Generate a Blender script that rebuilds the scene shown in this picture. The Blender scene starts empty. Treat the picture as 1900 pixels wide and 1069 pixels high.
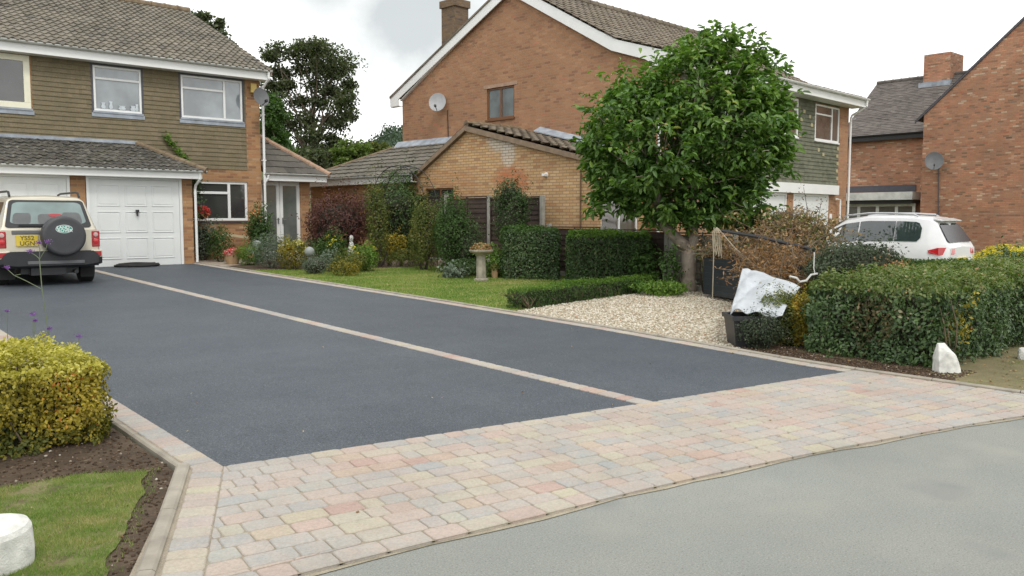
import bpy, bmesh, math, random
import numpy as np
from mathutils import Vector, Matrix
random.seed(7); rng=np.random.default_rng(7)
S=bpy.context.scene; COL=S.collection
R_=math.radians
# ------------------------------------------------ camera model (also used to survey positions)
FPX=1560.; PITCH=math.atan(129.5/FPX); YAW=R_(41.2); H=1.65
Fv=np.array([math.sin(YAW)*math.cos(PITCH),math.cos(YAW)*math.cos(PITCH),-math.sin(PITCH)])
Rv=np.array([math.cos(YAW),-math.sin(YAW),0.]); Uv=np.cross(Rv,Fv); C0=np.array([0,0,H])
def G(x,y): return .026*(min(y,26.)-4.8) if y>4.8 else 0.
def ray(px,py): return Fv+Rv*(px-950)/FPX-Uv*(py-534.5)/FPX
def gp(px,py):
    r=ray(px,py); t=H/(-r[2]); p=C0+r*t
    if p[1]>4.8:
        t=(H+.026*4.8)/(.026*r[1]-r[2]); p=C0+r*t
    return (float(p[0]),float(p[1]))
def Yp(px,py,y): r=ray(px,py); p=C0+r*(y/r[1]); return [float(v) for v in p]
def Xp(px,py,x): r=ray(px,py); p=C0+r*(x/r[0]); return [float(v) for v in p]
def Zd(x,y): return float(np.dot(np.array([x,y,0])-C0,Fv))
def at(px,Z):   # ground position under pixel column px at depth Z
    u=(px-950)/FPX; f=np.array([math.sin(YAW),math.cos(YAW)]); r=np.array([math.cos(YAW),-math.sin(YAW)])
    p=(f+r*u)*Z; return float(p[0]),float(p[1])
def at3(px,py,Z):
    p=C0+ray(px,py)*Z; return (float(p[0]),float(p[1]),float(p[2]))
# ------------------------------------------------ materials
def new_mat(name):
    m=bpy.data.materials.new(name); m.use_nodes=True; nt=m.node_tree; nt.nodes.clear()
    o=nt.nodes.new('ShaderNodeOutputMaterial'); b=nt.nodes.new('ShaderNodeBsdfPrincipled')
    nt.links.new(b.outputs[0],o.inputs[0]); return m,nt,b,o
class NT:
    def __init__(s,nt): s.nt=nt
    def n(s,t,**k):
        x=s.nt.nodes.new(t)
        for a,v in k.items(): setattr(x,a,v)
        return x
    def l(s,a,b): s.nt.links.new(a,b)
    def math(s,op,a,b=None,c=None):
        x=s.n('ShaderNodeMath',operation=op)
        for i,v in enumerate((a,b,c)):
            if v is None: continue
            if isinstance(v,(int,float)): x.inputs[i].default_value=v
            else: s.l(v,x.inputs[i])
        return x.outputs[0]
    def uv(s):
        x=s.n('ShaderNodeUVMap'); sp=s.n('ShaderNodeSeparateXYZ'); s.l(x.outputs[0],sp.inputs[0]); return x.outputs[0],sp.outputs[0],sp.outputs[1]
    def noise(s,scale,detail=4,rough=.55,vec=None,dim='3D'):
        x=s.n('ShaderNodeTexNoise',noise_dimensions=dim); x.inputs['Scale'].default_value=scale; x.inputs['Detail'].default_value=detail; x.inputs['Roughness'].default_value=rough
        if vec is None:
            tc=s.n('ShaderNodeTexCoord'); vec=tc.outputs['Object']
        s.l(vec,x.inputs['Vector']); return x.outputs[0]
    def ramp(s,fac,stops,interp='LINEAR'):
        x=s.n('ShaderNodeValToRGB'); cr=x.color_ramp; cr.interpolation=interp
        while len(cr.elements)<len(stops): cr.elements.new(.5)
        for e,(p,c) in zip(cr.elements,stops): e.position=p; e.color=(*c,1) if len(c)==3 else c
        if fac is not None: s.l(fac,x.inputs[0])
        return x.outputs[0]
    def mix(s,fac,a,b,mode='MIX'):
        x=s.n('ShaderNodeMix',data_type='RGBA',blend_type=mode)
        for i,v in ((0,fac),(6,a),(7,b)):
            if isinstance(v,(int,float)): x.inputs[i].default_value=v
            elif isinstance(v,tuple): x.inputs[i].default_value=(*v,1)
            else: s.l(v,x.inputs[i])
        return x.outputs[2]
    def bump(s,h,strength,dist=.01):
        x=s.n('ShaderNodeBump'); x.inputs['Strength'].default_value=strength; x.inputs['Distance'].default_value=dist; s.l(h,x.inputs['Height']); return x.outputs[0]
def g3(v): return (v,v,v)
def plain(name,c,rough=.5,metal=0,spec=.5,var=.12,nscale=6,bump=0,coat=0):
    m,nt,b,o=new_mat(name); T=NT(nt)
    nz=T.noise(nscale,5); f=T.ramp(nz,[(.3,g3(1-var)),(.7,g3(1+var*.6))])
    col=T.mix(1.,tuple(c),f,'MULTIPLY'); T.l(col,b.inputs['Base Color'])
    b.inputs['Roughness'].default_value=rough; b.inputs['Metallic'].default_value=metal; b.inputs['Specular IOR Level'].default_value=spec
    if coat: b.inputs['Coat Weight'].default_value=coat; b.inputs['Coat Roughness'].default_value=.05
    if bump: T.l(T.bump(T.noise(nscale*8,4),bump,.01),b.inputs['Normal'])
    return m
def cellid(T,u,v,w,h,off=.5):
    row=T.math('FLOOR',T.math('DIVIDE',v,h))
    par=T.math('FLOORED_MODULO',row,2.)
    ev=T.math('SUBTRACT',1.,par)
    uu=T.math('ADD',T.math('DIVIDE',u,w),T.math('MULTIPLY',ev,off))
    cx=T.n('ShaderNodeCombineXYZ'); T.l(T.math('FLOOR',uu),cx.inputs[0]); T.l(row,cx.inputs[1])
    wn=T.n('ShaderNodeTexWhiteNoise',noise_dimensions='2D'); T.l(cx.outputs[0],wn.inputs[0]); return wn.outputs[0]
def brick(name,stops,mortar,extra=None,blot=.25,msz=.007):
    m,nt,b,o=new_mat(name); T=NT(nt); uv,u,v=T.uv()
    wn=cellid(T,u,v,.225,.075)
    bt=T.n('ShaderNodeTexBrick'); T.l(uv,bt.inputs['Vector']); bt.offset=.5; bt.inputs['Scale'].default_value=1; bt.inputs['Mortar Size'].default_value=msz
    bt.inputs['Mortar Smooth'].default_value=.15; bt.inputs['Brick Width'].default_value=.225; bt.inputs['Row Height'].default_value=.075
    col=T.ramp(wn,stops)
    big=T.noise(.5,6,.65,uv); col=T.mix(1.,col,T.ramp(big,[(.3,g3(1-blot)),(.7,g3(1+blot*.5))]),'MULTIPLY')
    fine=T.noise(45,3,.6,uv); col=T.mix(1.,col,T.ramp(fine,[(.3,g3(.85)),(.7,g3(1.12))]),'MULTIPLY')
    if extra: col=extra(T,col,uv,u,v)
    col=T.mix(bt.outputs['Fac'],col,tuple(mortar))
    T.l(col,b.inputs['Base Color']); b.inputs['Roughness'].default_value=.9; b.inputs['Specular IOR Level'].default_value=.2
    hh=T.math('ADD',T.math('MULTIPLY',bt.outputs['Fac'],-1.),T.math('MULTIPLY',T.noise(60,3,.6,uv),.5))
    T.l(T.bump(hh,.6,.008),b.inputs['Normal']); return m
def tile_mat(name,stops,w,h,off=0,lichen=None,blot=.3,rough=.85):
    m,nt,b,o=new_mat(name); T=NT(nt); uv,u,v=T.uv()
    wn=cellid(T,u,v,w,h,off); col=T.ramp(wn,stops)
    big=T.noise(.8,6,.7,uv); col=T.mix(1.,col,T.ramp(big,[(.3,g3(1-blot)),(.7,g3(1+blot*.4))]),'MULTIPLY')
    fine=T.noise(30,4,.7,uv); col=T.mix(1.,col,T.ramp(fine,[(.3,g3(.75)),(.7,g3(1.2))]),'MULTIPLY')
    if lichen:
        for (lc,sc,lo,hi,am) in lichen:
            k=T.ramp(T.noise(sc,5,.7,uv),[(lo,g3(0)),(hi,g3(am))]); col=T.mix(k,col,lc)
    T.l(col,b.inputs['Base Color']); b.inputs['Roughness'].default_value=rough; b.inputs['Specular IOR Level'].default_value=.25
    T.l(T.bump(T.noise(60,3,.6,uv),.3,.005),b.inputs['Normal']); return m
def leaf_mat(name,stops,trans=.25,rough=.5,spec=.3):
    m,nt,b,o=new_mat(name); T=NT(nt)
    a=T.n('ShaderNodeAttribute',attribute_name='tone'); col=T.ramp(a.outputs['Fac'],stops)
    T.l(col,b.inputs['Base Color']); b.inputs['Roughness'].default_value=rough; b.inputs['Specular IOR Level'].default_value=spec
    tr=T.n('ShaderNodeBsdfTranslucent'); T.l(T.mix(1.,col,(1.1,1.25,.5),'MULTIPLY'),tr.inputs[0])
    mx=T.n('ShaderNodeMixShader'); mx.inputs[0].default_value=trans; T.l(b.outputs[0],mx.inputs[1]); T.l(tr.outputs[0],mx.inputs[2]); T.l(mx.outputs[0],o.inputs[0]); return m
def glass(name,c=(.05,.06,.065),rough=.04,spec=1.0):
    m,nt,b,o=new_mat(name); T=NT(nt)
    nz=T.noise(1.3,3); col=T.mix(1.,tuple(c),T.ramp(nz,[(.35,g3(.7)),(.65,g3(1.25))]),'MULTIPLY'); T.l(col,b.inputs['Base Color'])
    b.inputs['Roughness'].default_value=rough; b.inputs['IOR'].default_value=1.6; b.inputs['Specular IOR Level'].default_value=spec; return m
M={}
# ------------------------------------------------ mesh helpers
class MB:
    def __init__(s): s.v=[]; s.f=[]; s.t=[]
    def add(s,vs,fs,tone=None):
        o=len(s.v); s.v+= [tuple(map(float,p)) for p in vs]; s.f+=[tuple(i+o for i in f) for f in fs]
        s.t+=[tone if tone is not None else 0.]*len(vs); return s
    def box(s,x0,x1,y0,y1,z0,z1,mat=None):
        vs=[(x,y,z) for z in(z0,z1) for y in(y0,y1) for x in(x0,x1)]
        if mat is not None: vs=[tuple(mat@Vector(p)) for p in vs]
        return s.add(vs,[(0,2,3,1),(4,5,7,6),(0,1,5,4),(2,6,7,3),(0,4,6,2),(1,3,7,5)])
    def quad(s,*p): return s.add(p,[tuple(range(len(p)))])
    def bar(s,a,b,w,h=None,up=(0,0,1)):
        a=Vector(a);b=Vector(b);d=b-a;L=d.length;d.normalize();u=Vector(up);x=d.cross(u)
        if x.length<1e-4: x=d.cross(Vector((1,0,0)))
        x.normalize();z=x.cross(d);h=w if h is None else h
        m=Matrix((x,d,z)).transposed().to_4x4();m.translation=a
        return s.box(-w/2,w/2,0,L,-h/2,h/2,m)
    def tube(s,pts,r,n=8,cap=True):
        pts=[Vector(p) for p in pts]; k=len(pts); rs=r if isinstance(r,(list,tuple)) else [r]*k
        vs=[];px=None
        for i,p in enumerate(pts):
            d=(pts[min(i+1,k-1)]-pts[max(i-1,0)]);d.normalize()
            if px is None:
                px=d.orthogonal().normalized()
            px=(px-d*px.dot(d)); px=px.normalized() if px.length>1e-6 else d.orthogonal().normalized()
            py=d.cross(px)
            for j in range(n):
                a=2*math.pi*j/n; vs.append(p+(px*math.cos(a)+py*math.sin(a))*rs[i])
        fs=[(i*n+j,i*n+(j+1)%n,(i+1)*n+(j+1)%n,(i+1)*n+j) for i in range(k-1) for j in range(n)]
        if cap: fs+=[tuple(range(n))[::-1],tuple((k-1)*n+j for j in range(n))]
        return s.add(vs,fs)
    def lathe(s,prof,n=24,c=(0,0,0),mat=None):   # prof: (r,z)
        vs=[];k=len(prof)
        for r,z in prof:
            for j in range(n):
                a=2*math.pi*j/n; vs.append(Vector((r*math.cos(a),r*math.sin(a),z)))
        if mat is not None: vs=[mat@v for v in vs]
        vs=[v+Vector(c) for v in vs]
        fs=[(i*n+j,i*n+(j+1)%n,(i+1)*n+(j+1)%n,(i+1)*n+j) for i in range(k-1) for j in range(n)]
        fs+=[tuple(range(n))[::-1],tuple((k-1)*n+j for j in range(n))]
        return s.add(vs,fs)
    def prism(s,poly,a,b):   # poly list of 3D pts, extruded by vector a..b
        n=len(poly); A=Vector(a);B=Vector(b); vs=[Vector(p)+A for p in poly]+[Vector(p)+B for p in poly]
        return s.add(vs,[tuple(range(n))[::-1],tuple(range(n,2*n))]+[(i,(i+1)%n,(i+1)%n+n,i+n) for i in range(n)])
    def build(s,name,mat,parent=None,smooth=False,bevel=0,sub=0,tone=False,**k):
        me=bpy.data.meshes.new(name); me.from_pydata(s.v,[],s.f); me.update()
        if tone:
            a=me.attributes.new('tone','FLOAT','POINT'); a.data.foreach_set('value',s.t)
        autouv(me); me.materials.append(mat)
        o=bpy.data.objects.new(name,me); COL.objects.link(o)
        if parent is not None: o.parent=parent
        bm=bmesh.new(); bm.from_mesh(me); bmesh.ops.recalc_face_normals(bm,faces=bm.faces[:])if k.get('fix',False) else None
        if k.get('fix'): bm.to_mesh(me)
        bm.free()
        if smooth: me.polygons.foreach_set('use_smooth',[True]*len(me.polygons))
        if bevel:
            b=o.modifiers.new('bevel','BEVEL'); b.width=bevel; b.segments=2; b.limit_method='ANGLE'; b.angle_limit=R_(35)
        if sub:
            b=o.modifiers.new('sub','SUBSURF'); b.levels=sub; b.render_levels=sub
        return o
def autouv(me):
    n=len(me.polygons)
    if n==0: return
    uvl=me.uv_layers.new(name='UVMap')
    co=np.empty(len(me.vertices)*3); me.vertices.foreach_get('co',co); co=co.reshape(-1,3)
    li=np.empty(len(me.loops),int); me.loops.foreach_get('vertex_index',li)
    nr=np.empty(n*3); me.polygons.foreach_get('normal',nr); nr=nr.reshape(-1,3)
    lt=np.empty(n,int); me.polygons.foreach_get('loop_total',lt)
    fn=np.repeat(nr,lt,axis=0); P=co[li]
    hz=np.abs(fn[:,2])>.92
    t=np.stack([-fn[:,1],fn[:,0],np.zeros(len(fn))],1); ln=np.linalg.norm(t,axis=1); ln[ln<1e-6]=1; t/=ln[:,None]
    b=np.cross(fn,t); sg=np.sign(b[:,2]); sg[sg==0]=1; b*=sg[:,None]
    u=(P*t).sum(1); v=(P*b).sum(1); u[hz]=P[hz,0]; v[hz]=P[hz,1]
    uvl.data.foreach_set('uv',np.stack([u,v],1).ravel())
def tag(o,label=None,cat=None,group=None,kind=None):
    if label: o['label']=label
    if cat: o['category']=cat
    if group: o['group']=group
    if kind: o['kind']=kind
    return o
def empty(name,loc,rz=0,label=None,cat=None,group=None):
    o=bpy.data.objects.new(name,None); COL.objects.link(o); o.location=loc; o.rotation_euler=(0,0,rz); o.empty_display_size=.2
    tag(o,label,cat,group); return o
def drape(name,poly,off,mat,kind='structure',sub=0):
    bm=bmesh.new(); f=bm.faces.new([bm.verts.new((x,y,0)) for x,y in poly])
    bmesh.ops.triangulate(bm,faces=bm.faces[:])
    for yy in (4.8,26.):
        bmesh.ops.bisect_plane(bm,geom=bm.verts[:]+bm.edges[:]+bm.faces[:],plane_co=(0,yy,0),plane_no=(0,1,0))
    bmesh.ops.triangulate(bm,faces=bm.faces[:])
    for v in bm.verts: v.co.z=G(v.co.x,v.co.y)+off
    bm.normal_update()
    for f in bm.faces:
        if f.normal.z<0: f.normal_flip()
    me=bpy.data.meshes.new(name); bm.to_mesh(me); bm.free()
    autouv(me); me.materials.append(mat); o=bpy.data.objects.new(name,me); COL.objects.link(o); tag(o,kind=kind); return o
def inpoly(P,poly):
    x,y=P[:,0],P[:,1]; r=np.zeros(len(P),bool); n=len(poly)
    for i in range(n):
        x0,y0=poly[i];x1,y1=poly[(i+1)%n]
        c=((y0>y)!=(y1>y))&(x<(x1-x0)*(y-y0)/((y1-y0) or 1e-9)+x0); r^=c
    return r
def Gn(P): return np.where(P[:,1]>4.8,.026*(np.minimum(P[:,1],26)-4.8),0.)
def scatter(poly,n):
    p=np.array(poly); out=[]; t=0
    while t<n:
        q=rng.uniform(p.min(0),p.max(0),(n*2,2)); q=q[inpoly(q,poly)]; out.append(q); t+=len(q)
        if len(q)==0: break
    return np.concatenate(out)[:n]
def npmesh(name,V,F,mat,parent=None,tone=None,smooth=False):   # F (n,k)
    me=bpy.data.meshes.new(name); me.vertices.add(len(V)); me.vertices.foreach_set('co',np.ascontiguousarray(V,dtype=np.float32).ravel())
    k=F.shape[1]; me.loops.add(F.size); me.loops.foreach_set('vertex_index',F.astype(np.int32).ravel())
    me.polygons.add(len(F)); me.polygons.foreach_set('loop_start',np.arange(0,F.size,k,dtype=np.int32)); me.polygons.foreach_set('loop_total',np.full(len(F),k,dtype=np.int32))
    if smooth: me.polygons.foreach_set('use_smooth',np.ones(len(F),bool))
    me.update(calc_edges=True)
    if tone is not None:
        a=me.attributes.new('tone','FLOAT','POINT'); a.data.foreach_set('value',np.ascontiguousarray(tone,dtype=np.float32))
    me.materials.append(mat); o=bpy.data.objects.new(name,me); COL.objects.link(o)
    if parent is not None: o.parent=parent
    return o
def sn(P,sc,seed=0):   # cheap smooth pseudo noise -1..1
    r=np.random.default_rng(seed); out=np.zeros(len(P)); a=1.;tot=0
    for o in range(4):
        for k in range(3):
            d=r.normal(size=3); d/=np.linalg.norm(d); out+=a*np.sin(P@d*sc*(2**o)*2*math.pi+r.uniform(0,6.28)); tot+=a*.6
        a*=.6
    return np.clip(out/tot,-1,1)
def unit(a): return a/np.maximum(np.linalg.norm(a,axis=1,keepdims=True),1e-9)
def leaves(name,P,Nn,size,mat,parent=None,tone=None,wid=.5,full=False,droop=0.,dirs=None):
    n=len(P); size=np.broadcast_to(size,(n,)); Nn=unit(Nn)
    t=rng.normal(size=(n,3)) if dirs is None else dirs+rng.normal(size=(n,3))*.35
    t[:,2]-=droop; t=unit(t-Nn*(t*Nn).sum(1,keepdims=True)); b=np.cross(Nn,t)
    s=size[:,None]
    if full:
        fr=[(0,0,0),(.28,.42,.12),(.68,.40,.10),(1,0,-.12),(.68,-.40,.10),(.28,-.42,.12)]
    else: fr=[(0,0,0),(.45,.5,.1),(1,0,-.05),(.45,-.5,.1)]
    V=np.stack([P+t*s*a+b*s*wid*w+Nn*s*z for a,w,z in fr],1); k=len(fr)
    base=np.arange(n)[:,None]*k
    if full: F=np.concatenate([base+np.array([[0,3,2,1]]),base+np.array([[0,5,4,3]])]) 
    else: F=base+np.array([[0,3,2,1]])
    if tone is None: tone=rng.uniform(0,1,n)
    return npmesh(name,V.reshape(-1,3),F,mat,parent,np.repeat(np.clip(tone,0,1),k))
def recenter(o,loc): pass
# ------------------------------------------------ shared materials
M['white']=plain('white_upvc',(.80,.81,.80),.35,var=.05,nscale=2)
M['offwhite']=plain('weathered_white',(.62,.63,.60),.5,var=.25,nscale=3)
M['cream']=plain('cream_paint',(.80,.78,.62),.4,var=.06)
M['black']=plain('black_plastic',(.022,.023,.026),.45,var=.2)
M['rubber']=plain('tyre_rubber',(.018,.018,.018),.8,var=.3)
M['greyplastic']=plain('grey_plastic',(.12,.125,.13),.55,var=.15)
M['lead']=plain('lead_flashing',(.33,.37,.42),.6,var=.35,nscale=4)
M['darktrim']=plain('dark_trim',(.07,.07,.085),.5)
M['glass']=glass('window_glass',(.22,.25,.27),.05)  # base colour stands for net curtains with sky reflection painted in
M['glassdark']=glass('dark_window_glass',(.045,.045,.045),.04)
M['curtain']=plain('net_curtain',(.42,.44,.42),.8,var=.3,nscale=3)
M['metal']=plain('grey_metal',(.25,.26,.27),.4,metal=.6)
M['wood']=plain('brown_wood_frame',(.17,.075,.03),.5,var=.2)
M['stone']=plain('weathered_stone',(.33,.30,.24),.9,var=.35,nscale=7,bump=.5)
M['concrete']=plain('grey_concrete',(.34,.33,.29),.9,var=.25,nscale=5,bump=.5)
M['whitestone']=plain('white_painted_stone',(.68,.68,.64),.8,var=.28,nscale=14,bump=.6)
BR=[(0,(.36,.20,.10)),(.2,(.44,.25,.125)),(.4,(.39,.21,.105)),(.6,(.48,.285,.15)),(.78,(.35,.175,.095)),(.9,(.25,.14,.085)),(.97,(.52,.33,.19)),(1,(.20,.11,.07))]
M['brick']=brick('orange_brown_brick',BR,(.36,.24,.14))
M['brickR']=brick('gable_brick',[(0,(.34,.185,.105)),(.25,(.41,.225,.125)),(.5,(.37,.20,.115)),(.7,(.44,.245,.14)),(.88,(.34,.175,.105)),(.96,(.28,.15,.095)),(1,(.47,.21,.125))],(.33,.23,.15))
def ext_extra(T,col,uv,u,v):
    # red brick patch and white efflorescence patch on the extension wall
    def blob(cu,cv,ru,rv,lo=.55,hi=.9,nz=2.2,amp=.9):
        du=T.math('DIVIDE',T.math('SUBTRACT',u,cu),ru); dv=T.math('DIVIDE',T.math('SUBTRACT',v,cv),rv)
        d=T.math('SQRT',T.math('ADD',T.math('MULTIPLY',du,du),T.math('MULTIPLY',dv,dv)))
        d=T.math('ADD',d,T.math('MULTIPLY',T.math('SUBTRACT',T.noise(nz,4,.7,uv),.5),amp))
        return T.ramp(d,[(lo,g3(1)),(hi,g3(0))])
    col=T.mix(T.math('MULTIPLY',blob(EXU[2],2.65,.9,.5),.75),col,(.52,.17,.08))
    col=T.mix(T.math('MULTIPLY',blob(EXU[3],2.55,2.0,.7),.45),col,(.50,.25,.12))
    col=T.mix(T.math('MULTIPLY',blob(EXU[0],3.72,.8,.42),.75),col,(.66,.62,.55))
    col=T.mix(T.math('MULTIPLY',blob(EXU[1],3.35,.35,.45),.7),col,(.66,.62,.55)); return col
EXU=[-3.6,-3.4,-3.3,-6.0]
M['brickE']=brick('buff_brick',[(0,(.50,.32,.16)),(.25,(.62,.42,.22)),(.5,(.55,.34,.17)),(.75,(.66,.46,.26)),(.92,(.52,.28,.14)),(1,(.42,.24,.13))],(.30,.21,.13),ext_extra,blot=.15,msz=.009)
M['brickF']=brick('red_brown_brick',[(0,(.40,.195,.12)),(.2,(.46,.225,.135)),(.4,(.39,.215,.13)),(.6,(.50,.25,.15)),(.75,(.36,.18,.115)),(.84,(.24,.15,.095)),(.90,(.42,.165,.10)),(.95,(.52,.33,.22)),(.985,(.54,.41,.29)),(1,(.17,.11,.08))],(.30,.21,.15),blot=.35)
LIC=[((.30,.17,.035),1.1,.60,.78,.0)]
M['tileL']=tile_mat('pantile_brown',[(0,(.15,.135,.105)),(.3,(.21,.187,.147)),(.6,(.175,.158,.13)),(.85,(.235,.21,.17)),(1,(.12,.11,.095))],.19,.3,0,[((.17,.17,.11),2.2,.52,.75,.5)])
M['tileLow']=tile_mat('mossy_tile',[(0,(.075,.07,.06)),(.4,(.11,.10,.085)),(.7,(.085,.08,.075)),(1,(.15,.14,.12))],.17,.20,.5,[((.27,.27,.22),9,.54,.66,.8),((.04,.043,.03),6,.50,.64,.8),((.16,.15,.06),1.5,.6,.75,.5)])
M['tileP']=tile_mat('slate_grey_tile',[(0,(.085,.08,.07)),(.5,(.115,.108,.095)),(1,(.14,.13,.11))],.33,.33,0)
M['tileR']=tile_mat('grey_brown_tile',[(0,(.15,.12,.09)),(.4,(.20,.165,.125)),(.7,(.17,.145,.115)),(1,(.24,.20,.155))],.3,.33,0,[((.24,.22,.14),2.,.5,.75,.5)])
M['tileF']=tile_mat('plain_grey_tile',[(0,(.115,.10,.09)),(.5,(.145,.125,.115)),(1,(.17,.15,.135))],.2,.15,.5,[((.22,.21,.18),1.5,.55,.75,.4)],blot=.3)
M['hung']=tile_mat('olive_hung_tile',[(0,(.18,.152,.095)),(.4,(.21,.176,.11)),(.7,(.195,.165,.105)),(1,(.235,.19,.125))],.165,.115,.5,None,blot=.12)
M['hungR']=tile_mat('grey_green_hung_tile',[(0,(.12,.125,.085)),(.5,(.16,.165,.12)),(.93,(.18,.18,.13)),(1,(.21,.21,.155))],.165,.125,.5,None,blot=.12)
M['pale']=plain('pale_replacement_tile',(.42,.37,.22),.8)
M['ridge']=plain('ridge_tile',(.20,.150,.095),.9,var=.4,nscale=6)
M['mortar']=plain('pink_mortar',(.40,.27,.19),.9,var=.3)
# ground materials
def ground_mat(name,c1,c2,scale,fine,bumpS=.4,rough=.9,specks=None,big=.5):
    m,nt,b,o=new_mat(name); T=NT(nt)
    k=T.ramp(T.noise(scale,7,.65),[(.35,g3(0)),(.65,g3(1))]); col=T.mix(k,tuple(c1),tuple(c2))
    col=T.mix(1.,col,T.ramp(T.noise(fine,3,.7),[(.3,g3(.72)),(.7,g3(1.25))]),'MULTIPLY')
    col=T.mix(1.,col,T.ramp(T.noise(big,4,.6),[(.35,g3(.90)),(.65,g3(1.08))]),'MULTIPLY')
    if specks:
        for (sc,lo,hi,c,am) in specks:
            col=T.mix(T.ramp(T.noise(sc,2,.5),[(lo,g3(0)),(hi,g3(am))]),col,c)
    T.l(col,b.inputs['Base Color']); b.inputs['Roughness'].default_value=rough; b.inputs['Specular IOR Level'].default_value=.3
    T.l(T.bump(T.noise(fine,4,.7),bumpS,.006),b.inputs['Normal']); return m
M['tarmac']=ground_mat('new_black_tarmac',(.055,.068,.083),(.073,.086,.101),1.2,55,1.,.62,[(95,.56,.66,(.16,.175,.19),.9),(80,.57,.67,(.025,.03,.036),.9),(7,.60,.72,(.048,.058,.068),.45)],.35)
M['road']=ground_mat('worn_grey_road',(.222,.235,.215),(.262,.268,.242),.8,120,.5,.85,[(90,.60,.70,(.34,.33,.30),.8),(80,.60,.70,(.13,.13,.12),.8),(1.6,.62,.74,(.19,.20,.19),.7),(1.1,.60,.75,(.30,.29,.25),.5)],.25)
M['soil']=ground_mat('brown_soil',(.050,.034,.022),(.10,.072,.048),3,40,1.,.95,[(30,.66,.74,(.24,.19,.13),.8)],1.)
M['turf']=ground_mat('lawn_turf',(.17,.21,.05),(.28,.27,.10),1.5,60,.5,.95,None,.6)
M['verge']=ground_mat('dry_verge',(.13,.115,.055),(.20,.165,.09),2.5,60,.6,.95,[(20,.6,.72,(.12,.17,.04),.7)],.8)
M['gravelb']=ground_mat('gravel_bed',(.30,.26,.18),(.42,.37,.27),4,90,1.,.9)
M['sand']=ground_mat('jointing_sand',(.27,.235,.18),(.34,.295,.225),6,150,.5,.95)
M['ground']=ground_mat('far_ground',(.07,.09,.03),(.11,.11,.05),.2,6,.3,.95)
# ------------------------------------------------ terrain sheet, road, drive
def terrain():
    xs=[-700,-150,-40,-10,0,5,10,15,20,30,50,100,200,700]; ys=[-300,-60,-10,0,4.8,10,15,20,26,40,80,200,500,1200]
    mb=MB()
    for y in ys:
        for x in xs: mb.v.append((x,y,G(x,y)-.03)); mb.t.append(0)
    n=len(xs); mb.f=[(j*n+i,j*n+i+1,(j+1)*n+i+1,(j+1)*n+i) for j in range(len(ys)-1) for i in range(n-1)]
    tag(mb.build('ground',M['ground']),kind='structure')
terrain()
edge=[(-60,5.5),(-12,4.3),(-3,3.75),(0,3.6),(1.2,3.52),(1.75,3.47),(2.42,3.39),(3.09,3.3),(4.01,3.19),(5.35,2.95),(6.75,2.63),(7.72,2.37),(8.9,1.98),(11,1.1),(14,-.5),(25,-8),(60,-34)]
def densify(e,step=.25):
    out=[]
    P=[Vector((x,y)) for x,y in e]
    for i in range(len(P)-1):
        p0=P[max(i-1,0)];p1=P[i];p2=P[i+1];p3=P[min(i+2,len(P)-1)]; n=max(1,int((p2-p1).length/step)) if (p2-p1).length<5 else 4
        for k in range(n):
            t=k/n
            if (p2-p1).length>5: q=p1.lerp(p2,t)
            else: q=.5*((2*p1)+(p2-p0)*t+(2*p0-5*p1+4*p2-p3)*t*t+(3*p1-p0-3*p2+p3)*t**3)
            out.append((q.x,q.y))
    out.append(e[-1]); return out
edgeD=[e for e in edge]; 
seg=densify(edge[2:15]); edgeD=edge[:2]+seg+edge[15:]
drape('road',edgeD+[(60,-80),(-60,-80)],.0,M['road'])
A=Vector((2.13,5.30)); B=Vector((8.52,4.32)); dv=(B-A).normalized(); nv=Vector((dv.y,-dv.x))
DRV=[(2.13,5.30),(8.52,4.32),(8.62,8),(8.55,12),(8.32,18),(8.2,22.1),(2.13,22.1)]
def sandline():
    a=[e for e in seg if 1.3<e[0]<9.2]; out=[];inn=[]
    A3=np.array([(x,y,0) for x,y in a]); wv=.028+.022*sn(A3,1.1,31)+.016*sn(A3,5,33)
    for (x,y),w_ in zip(a,wv): out.append((x,y-max(.006,float(w_)))); inn.append((x,y+.01))
    mb=MB(); n=len(a)
    mb.add([(x,y,.0045) for x,y in out]+[(x,y,.0045) for x,y in inn],[(i,i+1,n+i+1,n+i) for i in range(n-1)]); tag(mb.build('sand_line',M['sandl']),kind='structure')
M['sandl']=ground_mat('loose_edge_sand',(.30,.26,.19),(.38,.34,.26),9,120,.6,.95)
sandline()
drape('driveway',DRV,.012,M['tarmac'])
drape('joint_sand',[(.9,3.5),(1.9,5.45),(1.9,22.1),(2.13,22.1)]+[(2.13,5.30),(8.52,4.32),(8.62,8),(8.55,12),(8.32,18),(8.2,22.1),(8.4,22.1),(8.52,18),(8.75,12),(8.82,8),(8.69,4.3),(8.69,2.0)]+[e for e in seg[::-1] if .9<e[0]<8.69],.0155,M['sand'])
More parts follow.
